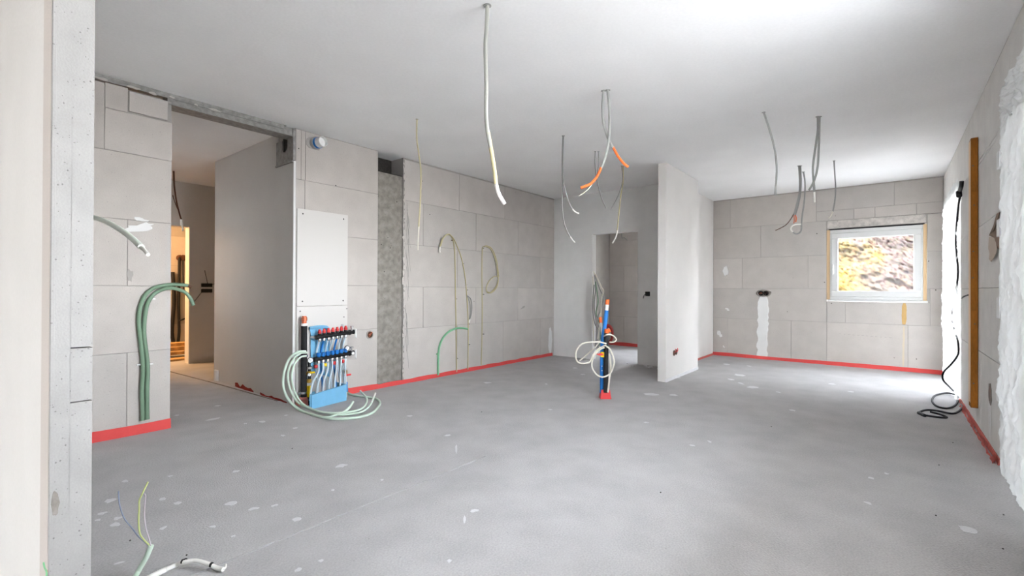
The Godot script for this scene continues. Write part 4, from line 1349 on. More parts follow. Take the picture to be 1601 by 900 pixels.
	tube([Vector3(-2.099, 0.537, -4.038), Vector3(-2.146, 0.552, -4), Vector3(-2.19, 0.552, -3.964), Vector3(-2.27, 0.539, -3.9), Vector3(-2.313, 0.487, -3.866), Vector3(-2.325, 0.423, -3.856), Vector3(-2.311, 0.366, -3.868), Vector3(-2.27, 0.349, -3.901), Vector3(-2.221, 0.364, -3.94), Vector3(-2.198, 0.421, -3.959), Vector3(-2.169, 0.476, -3.981), Vector3(-2.122, 0.513, -4.019), Vector3(-2.099, 0.519, -4.038)], 0.0075, 8, 6)
	tube([Vector3(-2.108, 0.502, -4.018), Vector3(-2.155, 0.471, -3.98), Vector3(-2.19, 0.405, -3.952), Vector3(-2.2, 0.323, -3.945), Vector3(-2.169, 0.251, -3.97), Vector3(-2.117, 0.224, -4.012), Vector3(-2.065, 0.26, -4.053), Vector3(-2.037, 0.351, -4.076), Vector3(-2.047, 0.43, -4.068), Vector3(-2.07, 0.49, -4.048), Vector3(-2.094, 0.514, -4.029)], 0.0075, 8, 6)
	commit("loop", M.cable_cream, w)

func un_blue(v: float) -> Vector3:
	# a point on the front of the blue pipe, 4.56 m out, from its height on the pipe
	var top := Vector3(-2.168, 0.386, -4.085)
	var low := Vector3(-2.169, 0.077, -4.086)
	return low.lerp(top, (610.0 - v) / 50.0)

func clip(parent: Node, base: Vector3, at: Vector3, m: String, s := 1.0):
	begin(base)
	cbox(at + Vector3(-0.012, -0.005 * s, -0.014 * s), at + Vector3(0.008, 0.005 * s, 0.014 * s), 0.002)
	commit("clip", M[m], parent)

func wall_conduits():
	# green pair on the entry wall
	var g1 := thing("conduit", "left one of two green conduits bending over the entry wall", "conduit", Vector3(-4.18, 0.105, -0.975))
	begin(g1.position)
	tube([Vector3(-4.178, 0.096, -0.975), Vector3(-4.178, 0.174, -0.974), Vector3(-4.178, 0.312, -0.97), Vector3(-4.178, 0.495, -0.974), Vector3(-4.178, 0.748, -0.953), Vector3(-4.178, 0.863, -0.95), Vector3(-4.178, 0.976, -0.977), Vector3(-4.178, 1.036, -1.022)] + [Vector3(-4.16, 1.065, -1.09), Vector3(-4.16, 1.073, -1.174), Vector3(-4.16, 1.064, -1.248)], 0.0135, 10, 6)
	commit("tube", M.conduit_green, g1)
	clip(g1, g1.position, Vector3(-4.185, 0.497, -0.954), "white_plastic")
	clip(g1, g1.position, Vector3(-4.185, 0.988, -0.979), "white_plastic")
	var g2 := thing("conduit", "right one of two green conduits bending over the entry wall", "conduit", Vector3(-4.18, 0.098, -1.005))
	begin(g2.position)
	tube([Vector3(-4.178, 0.099, -1.003), Vector3(-4.178, 0.169, -1.001), Vector3(-4.178, 0.307, -1), Vector3(-4.178, 0.491, -1.002), Vector3(-4.178, 0.724, -0.98), Vector3(-4.178, 0.884, -0.989), Vector3(-4.178, 0.962, -1.011), Vector3(-4.178, 1.015, -1.053)] + [Vector3(-4.15, 1.046, -1.119), Vector3(-4.15, 1.023, -1.208), Vector3(-4.15, 0.979, -1.25)] + [Vector3(-4.14, 0.915, -1.276)], 0.013, 10, 6)
	commit("tube", M.conduit_green, g2)
	clip(g2, g2.position, Vector3(-4.185, 0.495, -1.021), "white_plastic")
	clip(g2, g2.position, Vector3(-4.185, 0.966, -1.032), "white_plastic")
	begin(g1.position)
	tube([Vector3(-4.155, 1.066, -1.242), Vector3(-4.155, 1.052, -1.263)], 0.011, 8, 3)
	commit("inner_cable", M.wire_brown, g1)
	# pale conduit poking out from behind the near wall
	var pc := thing("conduit", "pale grey-green conduit arching out behind the near wall end", "conduit", Vector3(-3.054, 1.338, -0.62))
	begin(pc.position)
	tube([Vector3(-4.204, 1.535, -0.62), Vector3(-3.687, 1.462, -0.62), Vector3(-3.398, 1.414, -0.62), Vector3(-3.054, 1.338, -0.62), Vector3(-2.838, 1.279, -0.62), Vector3(-2.697, 1.233, -0.62)], 0.0145, 10, 14, 0.07)
	commit("tube", M.conduit_sage, pc)
	begin(pc.position)
	tube([Vector3(-2.708, 1.236, -0.62), Vector3(-2.646, 1.217, -0.62), Vector3(-2.591, 1.194, -0.62)], 0.0085, 8, 4)
	commit("cable_end", M.cable_white, pc)
	# yellowish cables on the long wall
	var c1 := thing("cable", "yellowish cable looping over the first clip on long wall, left strand", "cable", Vector3(-4.19, 0.666, -4.117))
	begin(c1.position)
	tube([Vector3(-4.188, 0.025, -4.119), Vector3(-4.188, 0.35, -4.112), Vector3(-4.188, 0.667, -4.104), Vector3(-4.188, 1.062, -4.091), Vector3(-4.188, 1.378, -4.083), Vector3(-4.188, 1.613, -4.06)] + [Vector3(-4.16, 1.705, -3.973), Vector3(-4.16, 1.699, -3.91), Vector3(-4.16, 1.64, -3.843), Vector3(-4.16, 1.545, -3.803)], 0.0075, 8, 6)
	commit("strand", M.cable_yellow, c1)
	begin(c1.position)
	tube([Vector3(-4.16, 1.545, -3.804), Vector3(-4.16, 1.507, -3.798), Vector3(-4.16, 1.481, -3.803)], 0.010, 8, 3)
	commit("white_end", M.cable_white, c1)
	clip(c1, c1.position, Vector3(-4.19, 1.647, -4.045), "wire_brown", 1.2)
	clip(c1, c1.position, Vector3(-4.19, 0.928, -4.11), "gasket", 0.6)
	clip(c1, c1.position, Vector3(-4.19, 0.189, -4.131), "gasket", 0.6)
	var c2 := thing("cable", "yellowish cable slanting down long wall and ending in small loop", "cable", Vector3(-4.19, 0.657, -4.31))
	begin(c2.position)
	tube([Vector3(-4.188, 0.031, -4.317), Vector3(-4.188, 0.331, -4.321), Vector3(-4.188, 0.616, -4.319), Vector3(-4.188, 0.82, -4.306), Vector3(-4.188, 0.999, -4.288), Vector3(-4.188, 1.209, -4.258), Vector3(-4.188, 1.424, -4.199), Vector3(-4.188, 1.578, -4.12)] + [Vector3(-4.165, 1.679, -4.021), Vector3(-4.165, 1.706, -3.935), Vector3(-4.165, 1.653, -3.863), Vector3(-4.165, 1.563, -3.827)], 0.007, 8, 6)
	commit("strand", M.cable_yellow, c2)
	begin(c2.position)
	tube([Vector3(-4.17, 0.966, -4.281), Vector3(-4.17, 0.925, -4.345), Vector3(-4.17, 0.819, -4.37), Vector3(-4.17, 0.721, -4.353), Vector3(-4.17, 0.657, -4.324)], 0.007, 8, 6)
	tube([Vector3(-4.18, 0.958, -4.297), Vector3(-4.18, 0.86, -4.339), Vector3(-4.18, 0.753, -4.351), Vector3(-4.18, 0.665, -4.328)], 0.006, 8, 6)
	commit("loop", M.cable_grey, c2)
	begin(c2.position)
	tube([Vector3(-4.17, 0.665, -4.327), Vector3(-4.17, 0.625, -4.318)], 0.009, 8, 3)
	commit("white_end", M.cable_white, c2)
	for q in [Vector3(-4.19, 1.369, -4.23), Vector3(-4.19, 1.039, -4.307), Vector3(-4.19, 0.341, -4.347), Vector3(-4.19, 0.603, -4.333)]:
		clip(c2, c2.position, q, "gasket", 0.6)
	var c3 := thing("cable", "yellowish cable with coiled free end, rightmost on long wall", "cable", Vector3(-4.19, 0.812, -4.585))
	begin(c3.position)
	tube([Vector3(-4.188, 0.057, -4.569), Vector3(-4.188, 0.392, -4.579), Vector3(-4.188, 0.812, -4.583), Vector3(-4.188, 1.233, -4.574), Vector3(-4.188, 1.553, -4.578), Vector3(-4.188, 1.61, -4.603)] + [Vector3(-4.165, 1.622, -4.665), Vector3(-4.165, 1.581, -4.756), Vector3(-4.165, 1.456, -4.836), Vector3(-4.165, 1.328, -4.87), Vector3(-4.165, 1.224, -4.884), Vector3(-4.165, 1.11, -4.851), Vector3(-4.165, 1.027, -4.76), Vector3(-4.165, 1.002, -4.67), Vector3(-4.165, 1.065, -4.637), Vector3(-4.165, 1.159, -4.694), Vector3(-4.165, 1.221, -4.797)] + [Vector3(-4.155, 1.206, -4.866), Vector3(-4.155, 1.084, -4.84), Vector3(-4.155, 1.006, -4.735), Vector3(-4.155, 1.015, -4.646)], 0.0072, 8, 6)
	commit("strand", M.cable_yellow, c3)
	begin(c3.position)
	tube([Vector3(-4.17, 1.612, -4.595), Vector3(-4.17, 1.595, -4.71), Vector3(-4.17, 1.489, -4.801), Vector3(-4.17, 1.327, -4.856), Vector3(-4.17, 1.232, -4.87)], 0.0065, 8, 6)
	commit("strand", M.cable_yellow, c3)
	for q in [Vector3(-4.19, 1.588, -4.599), Vector3(-4.19, 0.981, -4.609), Vector3(-4.19, 0.457, -4.612), Vector3(-4.17, 1.233, -4.89)]:
		clip(c3, c3.position, q, "gasket", 0.7)
	var gr := thing("conduit", "bright green conduit bending low along the long block wall", "conduit", Vector3(-4.18, 0.335, -3.854))
	begin(gr.position)
	tube([Vector3(-4.182, 0.029, -3.807), Vector3(-4.182, 0.15, -3.806), Vector3(-4.182, 0.279, -3.811), Vector3(-4.182, 0.39, -3.835), Vector3(-4.182, 0.477, -3.897), Vector3(-4.182, 0.536, -3.991), Vector3(-4.182, 0.564, -4.11)] + [Vector3(-4.17, 0.563, -4.198), Vector3(-4.17, 0.546, -4.29)], 0.012, 10, 6)
	commit("tube", M.conduit_bright, gr)
	clip(gr, gr.position, Vector3(-4.19, 0.278, -3.808), "wire_green", 1.3)

func cable(called: String, label: String, pts: Array, r: float, m: String, tail := [], tail_m := "cable_white", tail_r := 1.15, group := "") -> Node3D:
	var o := thing(called, label, "cable", pts[0], group)
	begin(o.position)
	tube(pts, r, 8, 6)
	commit("sheath", M[m], o)
	if tail.size() > 0:
		begin(o.position)
		tube(tail, r * tail_r, 8, 4)
		commit("bare_end", M[tail_m], o)
	begin(o.position)
	disc(Vector3(pts[0].x, H - 0.004, pts[0].z), Vector3.UP, r * 2.0, 0.004, 12)
	commit("ceiling_grommet", M.cable_grey, o)
	return o

func ceiling_cables():
	var a := cable("ceiling_cable", "thick pale conduit hanging nearest the camera, white tip", [Vector3(-1.612, 2.5, -1.793)] + [Vector3(-1.613, 2.382, -1.789), Vector3(-1.618, 2.277, -1.786), Vector3(-1.614, 2.104, -1.79), Vector3(-1.615, 1.943, -1.79), Vector3(-1.607, 1.842, -1.796)] + [Vector3(-1.618, 1.752, -1.839), Vector3(-1.608, 1.662, -1.848), Vector3(-1.6, 1.589, -1.855)], 0.0105, "conduit_grey", [Vector3(-1.601, 1.596, -1.854), Vector3(-1.595, 1.562, -1.859), Vector3(-1.584, 1.529, -1.868), Vector3(-1.566, 1.489, -1.883)], "cable_white", 0.95)
	begin(a.position)
	tube([Vector3(-1.606, 1.848, -1.795)] + [Vector3(-1.617, 1.751, -1.838), Vector3(-1.606, 1.662, -1.847), Vector3(-1.6, 1.593, -1.852)], 0.0111, 8, 6)
	commit("yellowed_length", M.cable_yellow, a)
	cable("ceiling_cable", "thin grey cable hanging alone on the left before the block wall", [Vector3(-3.159, 2.5, -2.621)] + [Vector3(-3.155, 2.339, -2.615), Vector3(-3.14, 2.192, -2.628), Vector3(-3.127, 2.05, -2.639), Vector3(-3.129, 1.848, -2.638), Vector3(-3.136, 1.684, -2.634), Vector3(-3.141, 1.58, -2.63)], 0.006, "cable_yellow", [Vector3(-3.141, 1.585, -2.63), Vector3(-3.144, 1.482, -2.628), Vector3(-3.147, 1.378, -2.626)], "cable_cream", 0.75)
	cable("ceiling_cable", "thin grey cable before the doorway, short strand with white tip", [Vector3(-2.409, 2.5, -3.761)] + [Vector3(-2.416, 2.332, -3.762), Vector3(-2.416, 2.169, -3.762), Vector3(-2.406, 2.03, -3.771), Vector3(-2.373, 1.876, -3.798), Vector3(-2.343, 1.801, -3.823)], 0.0065, "cable_grey", [Vector3(-2.345, 1.807, -3.821), Vector3(-2.326, 1.782, -3.837), Vector3(-2.298, 1.767, -3.859)])
	cable("ceiling_cable", "thin grey cable before the doorway, long strand with white tip", [Vector3(-2.413, 2.5, -3.758)] + [Vector3(-2.437, 2.28, -3.783), Vector3(-2.437, 2.036, -3.785), Vector3(-2.437, 1.83, -3.786), Vector3(-2.425, 1.69, -3.796), Vector3(-2.399, 1.598, -3.818), Vector3(-2.375, 1.544, -3.837)], 0.0065, "cable_grey", [Vector3(-2.377, 1.55, -3.835), Vector3(-2.361, 1.519, -3.849), Vector3(-2.342, 1.495, -3.864)])
	cable("ceiling_cable", "grey cable of crossed centre pair, orange end bending left", [Vector3(-1.606, 2.5, -3.097)] + [Vector3(-1.595, 2.389, -3.1), Vector3(-1.592, 2.282, -3.103), Vector3(-1.595, 2.161, -3.101), Vector3(-1.607, 2.056, -3.092), Vector3(-1.632, 1.952, -3.073), Vector3(-1.641, 1.928, -3.065)], 0.0095, "cable_grey", [Vector3(-1.641, 1.933, -3.065), Vector3(-1.661, 1.873, -3.049), Vector3(-1.694, 1.821, -3.023), Vector3(-1.726, 1.8, -2.997), Vector3(-1.755, 1.786, -2.974)], "orange_plastic", 1.05)
	cable("ceiling_cable", "grey cable of crossed centre pair, orange end bending right", [Vector3(-1.635, 2.5, -3.089)] + [Vector3(-1.642, 2.373, -3.088), Vector3(-1.637, 2.27, -3.093), Vector3(-1.615, 2.168, -3.111), Vector3(-1.593, 2.107, -3.129), Vector3(-1.581, 2.084, -3.138)], 0.0095, "cable_grey", [Vector3(-1.582, 2.088, -3.137), Vector3(-1.553, 2.021, -3.161), Vector3(-1.52, 1.969, -3.188), Vector3(-1.495, 1.944, -3.208)], "orange_plastic", 0.95)
	var t := thing("ceiling_cable", "thin bare wire tail below the orange cable end at centre", "cable", Vector3(-1.692, 1.838, -3.038))
	begin(t.position)
	tube([Vector3(-1.688, 1.842, -3.041), Vector3(-1.702, 1.805, -3.029), Vector3(-1.731, 1.763, -3.006), Vector3(-1.771, 1.728, -2.974)], 0.003, 6, 5)
	commit("sheath", M.cable_cream, t)
	cable("ceiling_cable", "thin cable behind the crossed pair, running down right", [Vector3(-2.42, 2.5, -4.391)] + [Vector3(-2.426, 2.391, -4.396), Vector3(-2.415, 2.243, -4.405), Vector3(-2.383, 2.062, -4.431), Vector3(-2.357, 1.968, -4.453), Vector3(-2.331, 1.904, -4.474)], 0.0055, "cable_grey")
	cable("ceiling_cable", "thin cable behind the crossed pair, short left strand", [Vector3(-2.394, 2.5, -4.412)] + [Vector3(-2.385, 2.406, -4.403), Vector3(-2.392, 2.298, -4.397), Vector3(-2.408, 2.205, -4.385)], 0.0055, "cable_grey")
	cable("ceiling_cable", "long cable over the doorway with white tip", [Vector3(-2.444, 2.5, -5.101)] + [Vector3(-2.439, 2.31, -5.091), Vector3(-2.459, 2.138, -5.076), Vector3(-2.476, 1.929, -5.063), Vector3(-2.49, 1.734, -5.052)], 0.0075, "cable_yellow", [Vector3(-2.489, 1.742, -5.053), Vector3(-2.502, 1.667, -5.043), Vector3(-2.534, 1.592, -5.018)])
	cable("ceiling_cable", "short cable curling left above the doorway", [Vector3(-2.456, 2.5, -5.092)] + [Vector3(-2.422, 2.328, -5.04), Vector3(-2.439, 2.21, -5.027), Vector3(-2.474, 2.098, -5), Vector3(-2.529, 1.969, -4.956)], 0.0065, "cable_grey")
	cable("ceiling_cable", "single grey cable hanging left of the right-hand cable group", [Vector3(-0.809, 2.5, -4.27)] + [Vector3(-0.793, 2.439, -4.284), Vector3(-0.764, 2.325, -4.308), Vector3(-0.739, 2.2, -4.328), Vector3(-0.727, 2.074, -4.339), Vector3(-0.727, 1.98, -4.339), Vector3(-0.735, 1.829, -4.334)], 0.0075, "cable_grey")
	cable("ceiling_cable", "thick grey cable of tall pair near window, bent left", [Vector3(-0.476, 2.5, -4.653)] + [Vector3(-0.476, 2.388, -4.655), Vector3(-0.486, 2.287, -4.647), Vector3(-0.507, 2.084, -4.631), Vector3(-0.503, 1.961, -4.635), Vector3(-0.498, 1.87, -4.639)], 0.0085, "cable_grey", [Vector3(-0.498, 1.881, -4.639), Vector3(-0.496, 1.828, -4.641), Vector3(-0.494, 1.782, -4.643)], "cable_white", 0.9)
	cable("ceiling_cable", "grey cable of tall pair near window, twisted right strand", [Vector3(-0.464, 2.5, -4.663)] + [Vector3(-0.464, 2.397, -4.639), Vector3(-0.467, 2.238, -4.637), Vector3(-0.475, 2.068, -4.631), Vector3(-0.498, 1.956, -4.613), Vector3(-0.529, 1.882, -4.589)], 0.0085, "cable_grey")
	cable("ceiling_cable", "dark grey cable of low bundle near window, left strand", [Vector3(-0.834, 2.5, -6.353)] + [Vector3(-0.825, 2.342, -6.351), Vector3(-0.827, 2.193, -6.35), Vector3(-0.85, 2.052, -6.332), Vector3(-0.879, 1.918, -6.31)], 0.0095, "cable_grey", [Vector3(-0.879, 1.925, -6.309), Vector3(-0.873, 1.873, -6.314), Vector3(-0.879, 1.829, -6.31)], "copper", 0.6)
	cable("ceiling_cable", "dark grey cable of low bundle near window, right strand", [Vector3(-0.822, 2.5, -6.363)] + [Vector3(-0.812, 2.339, -6.348), Vector3(-0.817, 2.191, -6.345), Vector3(-0.837, 2.05, -6.33), Vector3(-0.866, 1.924, -6.307)], 0.0095, "cable_grey", [Vector3(-0.866, 1.931, -6.307), Vector3(-0.854, 1.887, -6.317), Vector3(-0.86, 1.842, -6.312)], "orange_plastic", 0.6)
	var bw := thing("ceiling_cable", "thin brown wire curling left under the low cable bundle", "cable", Vector3(-0.885, 1.925, -6.305))
	begin(bw.position)
	tube([Vector3(-0.879, 1.94, -6.309), Vector3(-0.908, 1.873, -6.286), Vector3(-0.948, 1.813, -6.254), Vector3(-0.994, 1.776, -6.217), Vector3(-1.044, 1.746, -6.178)], 0.0045, 6, 6)
	commit("sheath", M.wire_brown, bw)
	var lp := cable("ceiling_cable", "grey cable with white ring-shaped loop near the window", [Vector3(-0.834, 2.5, -6.711)] + [Vector3(-0.819, 2.387, -6.728), Vector3(-0.819, 2.239, -6.728), Vector3(-0.831, 2.082, -6.719), Vector3(-0.846, 1.957, -6.708), Vector3(-0.852, 1.847, -6.704)], 0.0085, "cable_grey")
	begin(lp.position)
	tube([Vector3(-0.852, 1.847, -6.704), Vector3(-0.855, 1.784, -6.701), Vector3(-0.879, 1.749, -6.682), Vector3(-0.91, 1.745, -6.657), Vector3(-0.937, 1.768, -6.635)], 0.009, 8, 6)
	commit("grey_loop", M.cable_grey, lp)
	begin(lp.position)
	tube([Vector3(-0.933, 1.763, -6.626), Vector3(-0.95, 1.798, -6.612), Vector3(-0.939, 1.837, -6.621), Vector3(-0.905, 1.857, -6.648), Vector3(-0.857, 1.86, -6.687)], 0.009, 8, 6)
	commit("white_loop", M.cable_white, lp)
	cable("ceiling_cable", "rightmost thin cable hanging just before the window", [Vector3(-0.495, 2.5, -6.343)] + [Vector3(-0.49, 2.368, -6.363), Vector3(-0.482, 2.196, -6.371), Vector3(-0.49, 2.045, -6.365), Vector3(-0.506, 1.931, -6.352)], 0.007, "cable_grey", [Vector3(-0.506, 1.938, -6.352), Vector3(-0.523, 1.888, -6.339), Vector3(-0.543, 1.859, -6.324)], "cable_cream", 0.9)

func floor_things():
	# cable stub with three free wires in the foreground
	var b := thing("cable_stub", "pale green cable rising from floor with three split wires", "cable", Vector3(-2.118, 0.029, -0.482))
	begin(b.position)
	tube([Vector3(-2.102, -0.049, -0.445), Vector3(-2.084, 0.003, -0.459)] + [Vector3(-2.116, 0.022, -0.484), Vector3(-2.097, 0.066, -0.5), Vector3(-2.086, 0.096, -0.508), Vector3(-2.08, 0.115, -0.513)], 0.0088, 10, 6)
	commit("sheath", M.hose_green, b)
	begin(b.position)
	tube([Vector3(-2.082, 0.114, -0.511), Vector3(-2.1, 0.137, -0.496), Vector3(-2.112, 0.16, -0.487), Vector3(-2.115, 0.202, -0.484), Vector3(-2.114, 0.248, -0.485)] + [Vector3(-2.138, 0.269, -0.491), Vector3(-2.127, 0.302, -0.5), Vector3(-2.113, 0.337, -0.51)], 0.0028, 7, 6)
	commit("yellow_green_wire", M.wire_yellow, b)
	begin(b.position)
	tube([Vector3(-2.081, 0.114, -0.512), Vector3(-2.088, 0.149, -0.506), Vector3(-2.096, 0.183, -0.5), Vector3(-2.099, 0.23, -0.497), Vector3(-2.097, 0.276, -0.498)] + [Vector3(-2.108, 0.288, -0.502), Vector3(-2.112, 0.299, -0.499)], 0.0022, 7, 6)
	commit("grey_wire", M.wire_grey, b)
	begin(b.position)
	tube([Vector3(-2.098, 0.111, -0.511), Vector3(-2.125, 0.139, -0.489), Vector3(-2.145, 0.171, -0.473), Vector3(-2.167, 0.206, -0.455)] + [Vector3(-2.218, 0.236, -0.452), Vector3(-2.223, 0.269, -0.449), Vector3(-2.223, 0.294, -0.448)], 0.0022, 7, 6)
	commit("blue_wire", M.wire_blue, b)
	# white conduit lying on the floor
	var c := thing("conduit", "white corrugated conduit lying on floor at bottom left", "conduit", Vector3(-2.077, 0.012, -0.615))
	begin(c.position)
	tube([Vector3(-2.035, 0.014, -0.43), Vector3(-2.046, 0.014, -0.466), Vector3(-2.06, 0.014, -0.512), Vector3(-2.07, 0.014, -0.556)], 0.0105, 10, 16, 0.14)
	commit("corrugated_tube", M.cable_white, c)
	begin(c.position)
	tube([Vector3(-2.065, 0.016, -0.553), Vector3(-2.069, 0.016, -0.586)] + [Vector3(-2.039, 0.03, -0.603), Vector3(-2.015, 0.03, -0.633)] + [Vector3(-1.967, 0.024, -0.659)] + [Vector3(-1.941, 0.012, -0.676), Vector3(-1.912, 0.012, -0.689)], 0.0082, 10, 6)
	tube([Vector3(-1.914, 0.012, -0.688), Vector3(-1.916, 0.012, -0.697)] + [Vector3(-1.931, 0.016, -0.704)], 0.004, 8, 4)
	commit("smooth_tube", M.cable_white, c)
	for q in [Vector3(-2.044, 0.03, -0.599), Vector3(-2.043, 0.03, -0.606), Vector3(-1.955, 0.022, -0.663)]:
		begin(c.position)
		tube([q + Vector3(-0.002, 0.002, 0), q + Vector3(0.003, 0.002, -0.003)], 0.0088, 8, 2)
		commit("print_mark", M.gasket, c)
	# plaster splats trodden into the screed
	var fl := get_node("floor")
	splat(fl, Vector3(-2.993, 0, -0.544), Vector3(-2.983, 0, -0.601), 0.073)
	splat(fl, Vector3(-2.739, 0, -0.525), Vector3(-2.728, 0, -0.568), 0.046)
	splat(fl, Vector3(-2.676, 0, -0.498), Vector3(-2.661, 0, -0.552), 0.059)
	splat(fl, Vector3(-2.708, 0, -0.747), Vector3(-2.696, 0, -0.796), 0.050)
	splat(fl, Vector3(-2.814, 0, -0.717), Vector3(-2.805, 0, -0.757), 0.053)
	splat(fl, Vector3(-2.481, 0, -0.642), Vector3(-2.459, 0, -0.660), 0.055)
	splat(fl, Vector3(-2.323, 0, -0.773), Vector3(-2.311, 0, -0.808), 0.033)
	splat(fl, Vector3(-2.507, 0, -0.899), Vector3(-2.489, 0, -0.960), 0.063)
	splat(fl, Vector3(-2.169, 0, -0.808), Vector3(-2.152, 0, -0.821), 0.024)
	splat(fl, Vector3(-2.917, 0, -1.084), Vector3(-2.908, 0, -1.134), 0.054)
	splat(fl, Vector3(-3.229, 0, -0.658), Vector3(-3.225, 0, -0.695), 0.055)
	splat(fl, Vector3(-3.123, 0, -0.839), Vector3(-3.119, 0, -0.868), 0.033)
	splat(fl, Vector3(-2.292, 0, -0.439), Vector3(-2.273, 0, -0.488), 0.022)
	splat(fl, Vector3(-2.853, 0, -0.494), Vector3(-2.843, 0, -0.538), 0.041)
	splat(fl, Vector3(-2.782, 0, -0.473), Vector3(-2.776, 0, -0.499), 0.039)
	splat(fl, Vector3(-2.540, 0, -1.496), Vector3(-2.518, 0, -1.582), 0.064)
	splat(fl, Vector3(-2.367, 0, -0.944), Vector3(-2.345, 0, -1.010), 0.037)
	splat(fl, Vector3(-2.320, 0, -1.032), Vector3(-2.305, 0, -1.079), 0.030)
	splat(fl, Vector3(-2.105, 0, -1.029), Vector3(-2.086, 0, -1.078), 0.052)
	splat(fl, Vector3(-3.373, 0, -1.572), Vector3(-3.370, 0, -1.616), 0.065)
	splat(fl, Vector3(-2.296, 0, -2.256), Vector3(-2.136, 0, -2.099), 0.017)
	splat(fl, Vector3(-1.541, 0, -1.570), Vector3(-1.474, 0, -1.502), 0.017)
	splat(fl, Vector3(-1.544, 0, -1.603), Vector3(-1.522, 0, -1.650), 0.039)
	splat(fl, Vector3(-2.178, 0, -1.561), Vector3(-2.162, 0, -1.574), 0.036)
	splat(fl, Vector3(-2.267, 0, -1.318), Vector3(-2.246, 0, -1.334), 0.033)
	splat(fl, Vector3(-1.330, 0, -1.258), Vector3(-1.311, 0, -1.273), 0.034)
	splat(fl, Vector3(-1.715, 0, -0.948), Vector3(-1.696, 0, -0.964), 0.028)
	splat(fl, Vector3(-1.728, 0, -0.863), Vector3(-1.706, 0, -0.881), 0.035)
	splat(fl, Vector3(-1.950, 0, -4.507), Vector3(-1.801, 0, -4.632), 0.152)
	splat(fl, Vector3(-1.731, 0, -4.653), Vector3(-1.652, 0, -4.719), 0.122)
	splat(fl, Vector3(-1.227, 0, -5.560), Vector3(-1.098, 0, -5.668), 0.152)
	splat(fl, Vector3(-1.345, 0, -5.733), Vector3(-1.289, 0, -5.780), 0.163)
	splat(fl, Vector3(-0.920, 0, -5.485), Vector3(-0.879, 0, -5.519), 0.105)
	splat(fl, Vector3(-0.691, 0, -4.739), Vector3(-0.647, 0, -4.775), 0.077)
	splat(fl, Vector3(-1.063, 0, -3.224), Vector3(-1.023, 0, -3.257), 0.056)
	splat(fl, Vector3(-0.990, 0, -3.387), Vector3(-0.963, 0, -3.410), 0.060)
	splat(fl, Vector3(-0.098, 0, -3.305), Vector3(-0.070, 0, -3.328), 0.045)
	splat(fl, Vector3(-0.029, 0, -3.445), Vector3(-0.006, 0, -3.463), 0.036)
	splat(fl, Vector3(-0.099, 0, -2.906), Vector3(-0.074, 0, -2.926), 0.044)
	splat(fl, Vector3(0.240, 0, -2.916), Vector3(0.289, 0, -2.836), 0.078)
	splat(fl, Vector3(-3.526, 0, -3.896), Vector3(-3.524, 0, -4.001), 0.109)
	splat(fl, Vector3(-2.994, 0, -4.301), Vector3(-2.961, 0, -4.328), 0.085)
	splat(fl, Vector3(-3.001, 0, -5.070), Vector3(-2.940, 0, -5.121), 0.089)
	splat(fl, Vector3(-3.326, 0, -5.418), Vector3(-3.260, 0, -5.474), 0.104)
	splat(fl, Vector3(-1.865, 0, -7.086), Vector3(-1.781, 0, -7.158), 0.166)
	splat(fl, Vector3(-1.557, 0, -7.127), Vector3(-1.502, 0, -7.173), 0.124)
	splat(fl, Vector3(-1.514, 0, -6.267), Vector3(-1.404, 0, -6.360), 0.196)
	splat(fl, Vector3(-1.502, 0, -5.898), Vector3(-1.420, 0, -5.966), 0.132)
	splat(fl, Vector3(-4.569, 0, -1.269), Vector3(-4.580, 0, -1.316), 0.057)
	splat(fl, Vector3(-4.210, 0, -1.373), Vector3(-4.228, 0, -1.507), 0.061)
	splat(fl, Vector3(-3.845, 0, -1.623), Vector3(-3.848, 0, -1.682), 0.080)
	splat(fl, Vector3(-3.889, 0, -1.529), Vector3(-3.891, 0, -1.567), 0.059)
	splat(fl, Vector3(-3.887, 0, -1.836), Vector3(-3.890, 0, -1.890), 0.044)
	splat(fl, Vector3(-4.665, 0, -1.601), Vector3(-4.678, 0, -1.656), 0.065)
	splat(fl, Vector3(-3.480, 0, -1.711), Vector3(-3.479, 0, -1.759), 0.054)
	splat(fl, Vector3(-3.094, 0, -2.469), Vector3(-3.088, 0, -2.530), 0.060)
	splat(fl, Vector3(-2.480, 0, -2.315), Vector3(-2.466, 0, -2.377), 0.045)
	splat(fl, Vector3(-2.337, 0, -3.397), Vector3(-2.294, 0, -3.433), 0.053)
	splat(fl, Vector3(-1.530, 0, -3.551), Vector3(-1.483, 0, -3.590), 0.045)
	splat(fl, Vector3(-2.015, 0, -5.623), Vector3(-1.956, 0, -5.673), 0.105)
	splat(fl, Vector3(-0.551, 0, -6.353), Vector3(-0.484, 0, -6.409), 0.088)
	splat(fl, Vector3(-0.349, 0, -6.003), Vector3(-0.297, 0, -6.046), 0.077)
	# dark crumbs
	for p in [Vector3(-0.713, 0, -4.071), Vector3(-0.924, 0, -2.38), Vector3(0.227, 0, -3.821), Vector3(0.412, 0, -3.163), Vector3(0.356, 0, -2.745), Vector3(0.165, 0, -2.952), Vector3(-2.716, 0, -2.97), Vector3(-3.047, 0, -1.503), Vector3(0.336, 0, -4.448), Vector3(-2.448, 0, -0.533), Vector3(-2.144, 0, -0.643)]:
		begin()
		lathe(p, Vector3(0.1, 1, 0.2), [Vector2(0.0025, 0), Vector2(0.0038, 0.0025), Vector2(0.002, 0.005), Vector2(0.0001, 0.0055)], 6)
		commit("crumb", M.screw, fl)

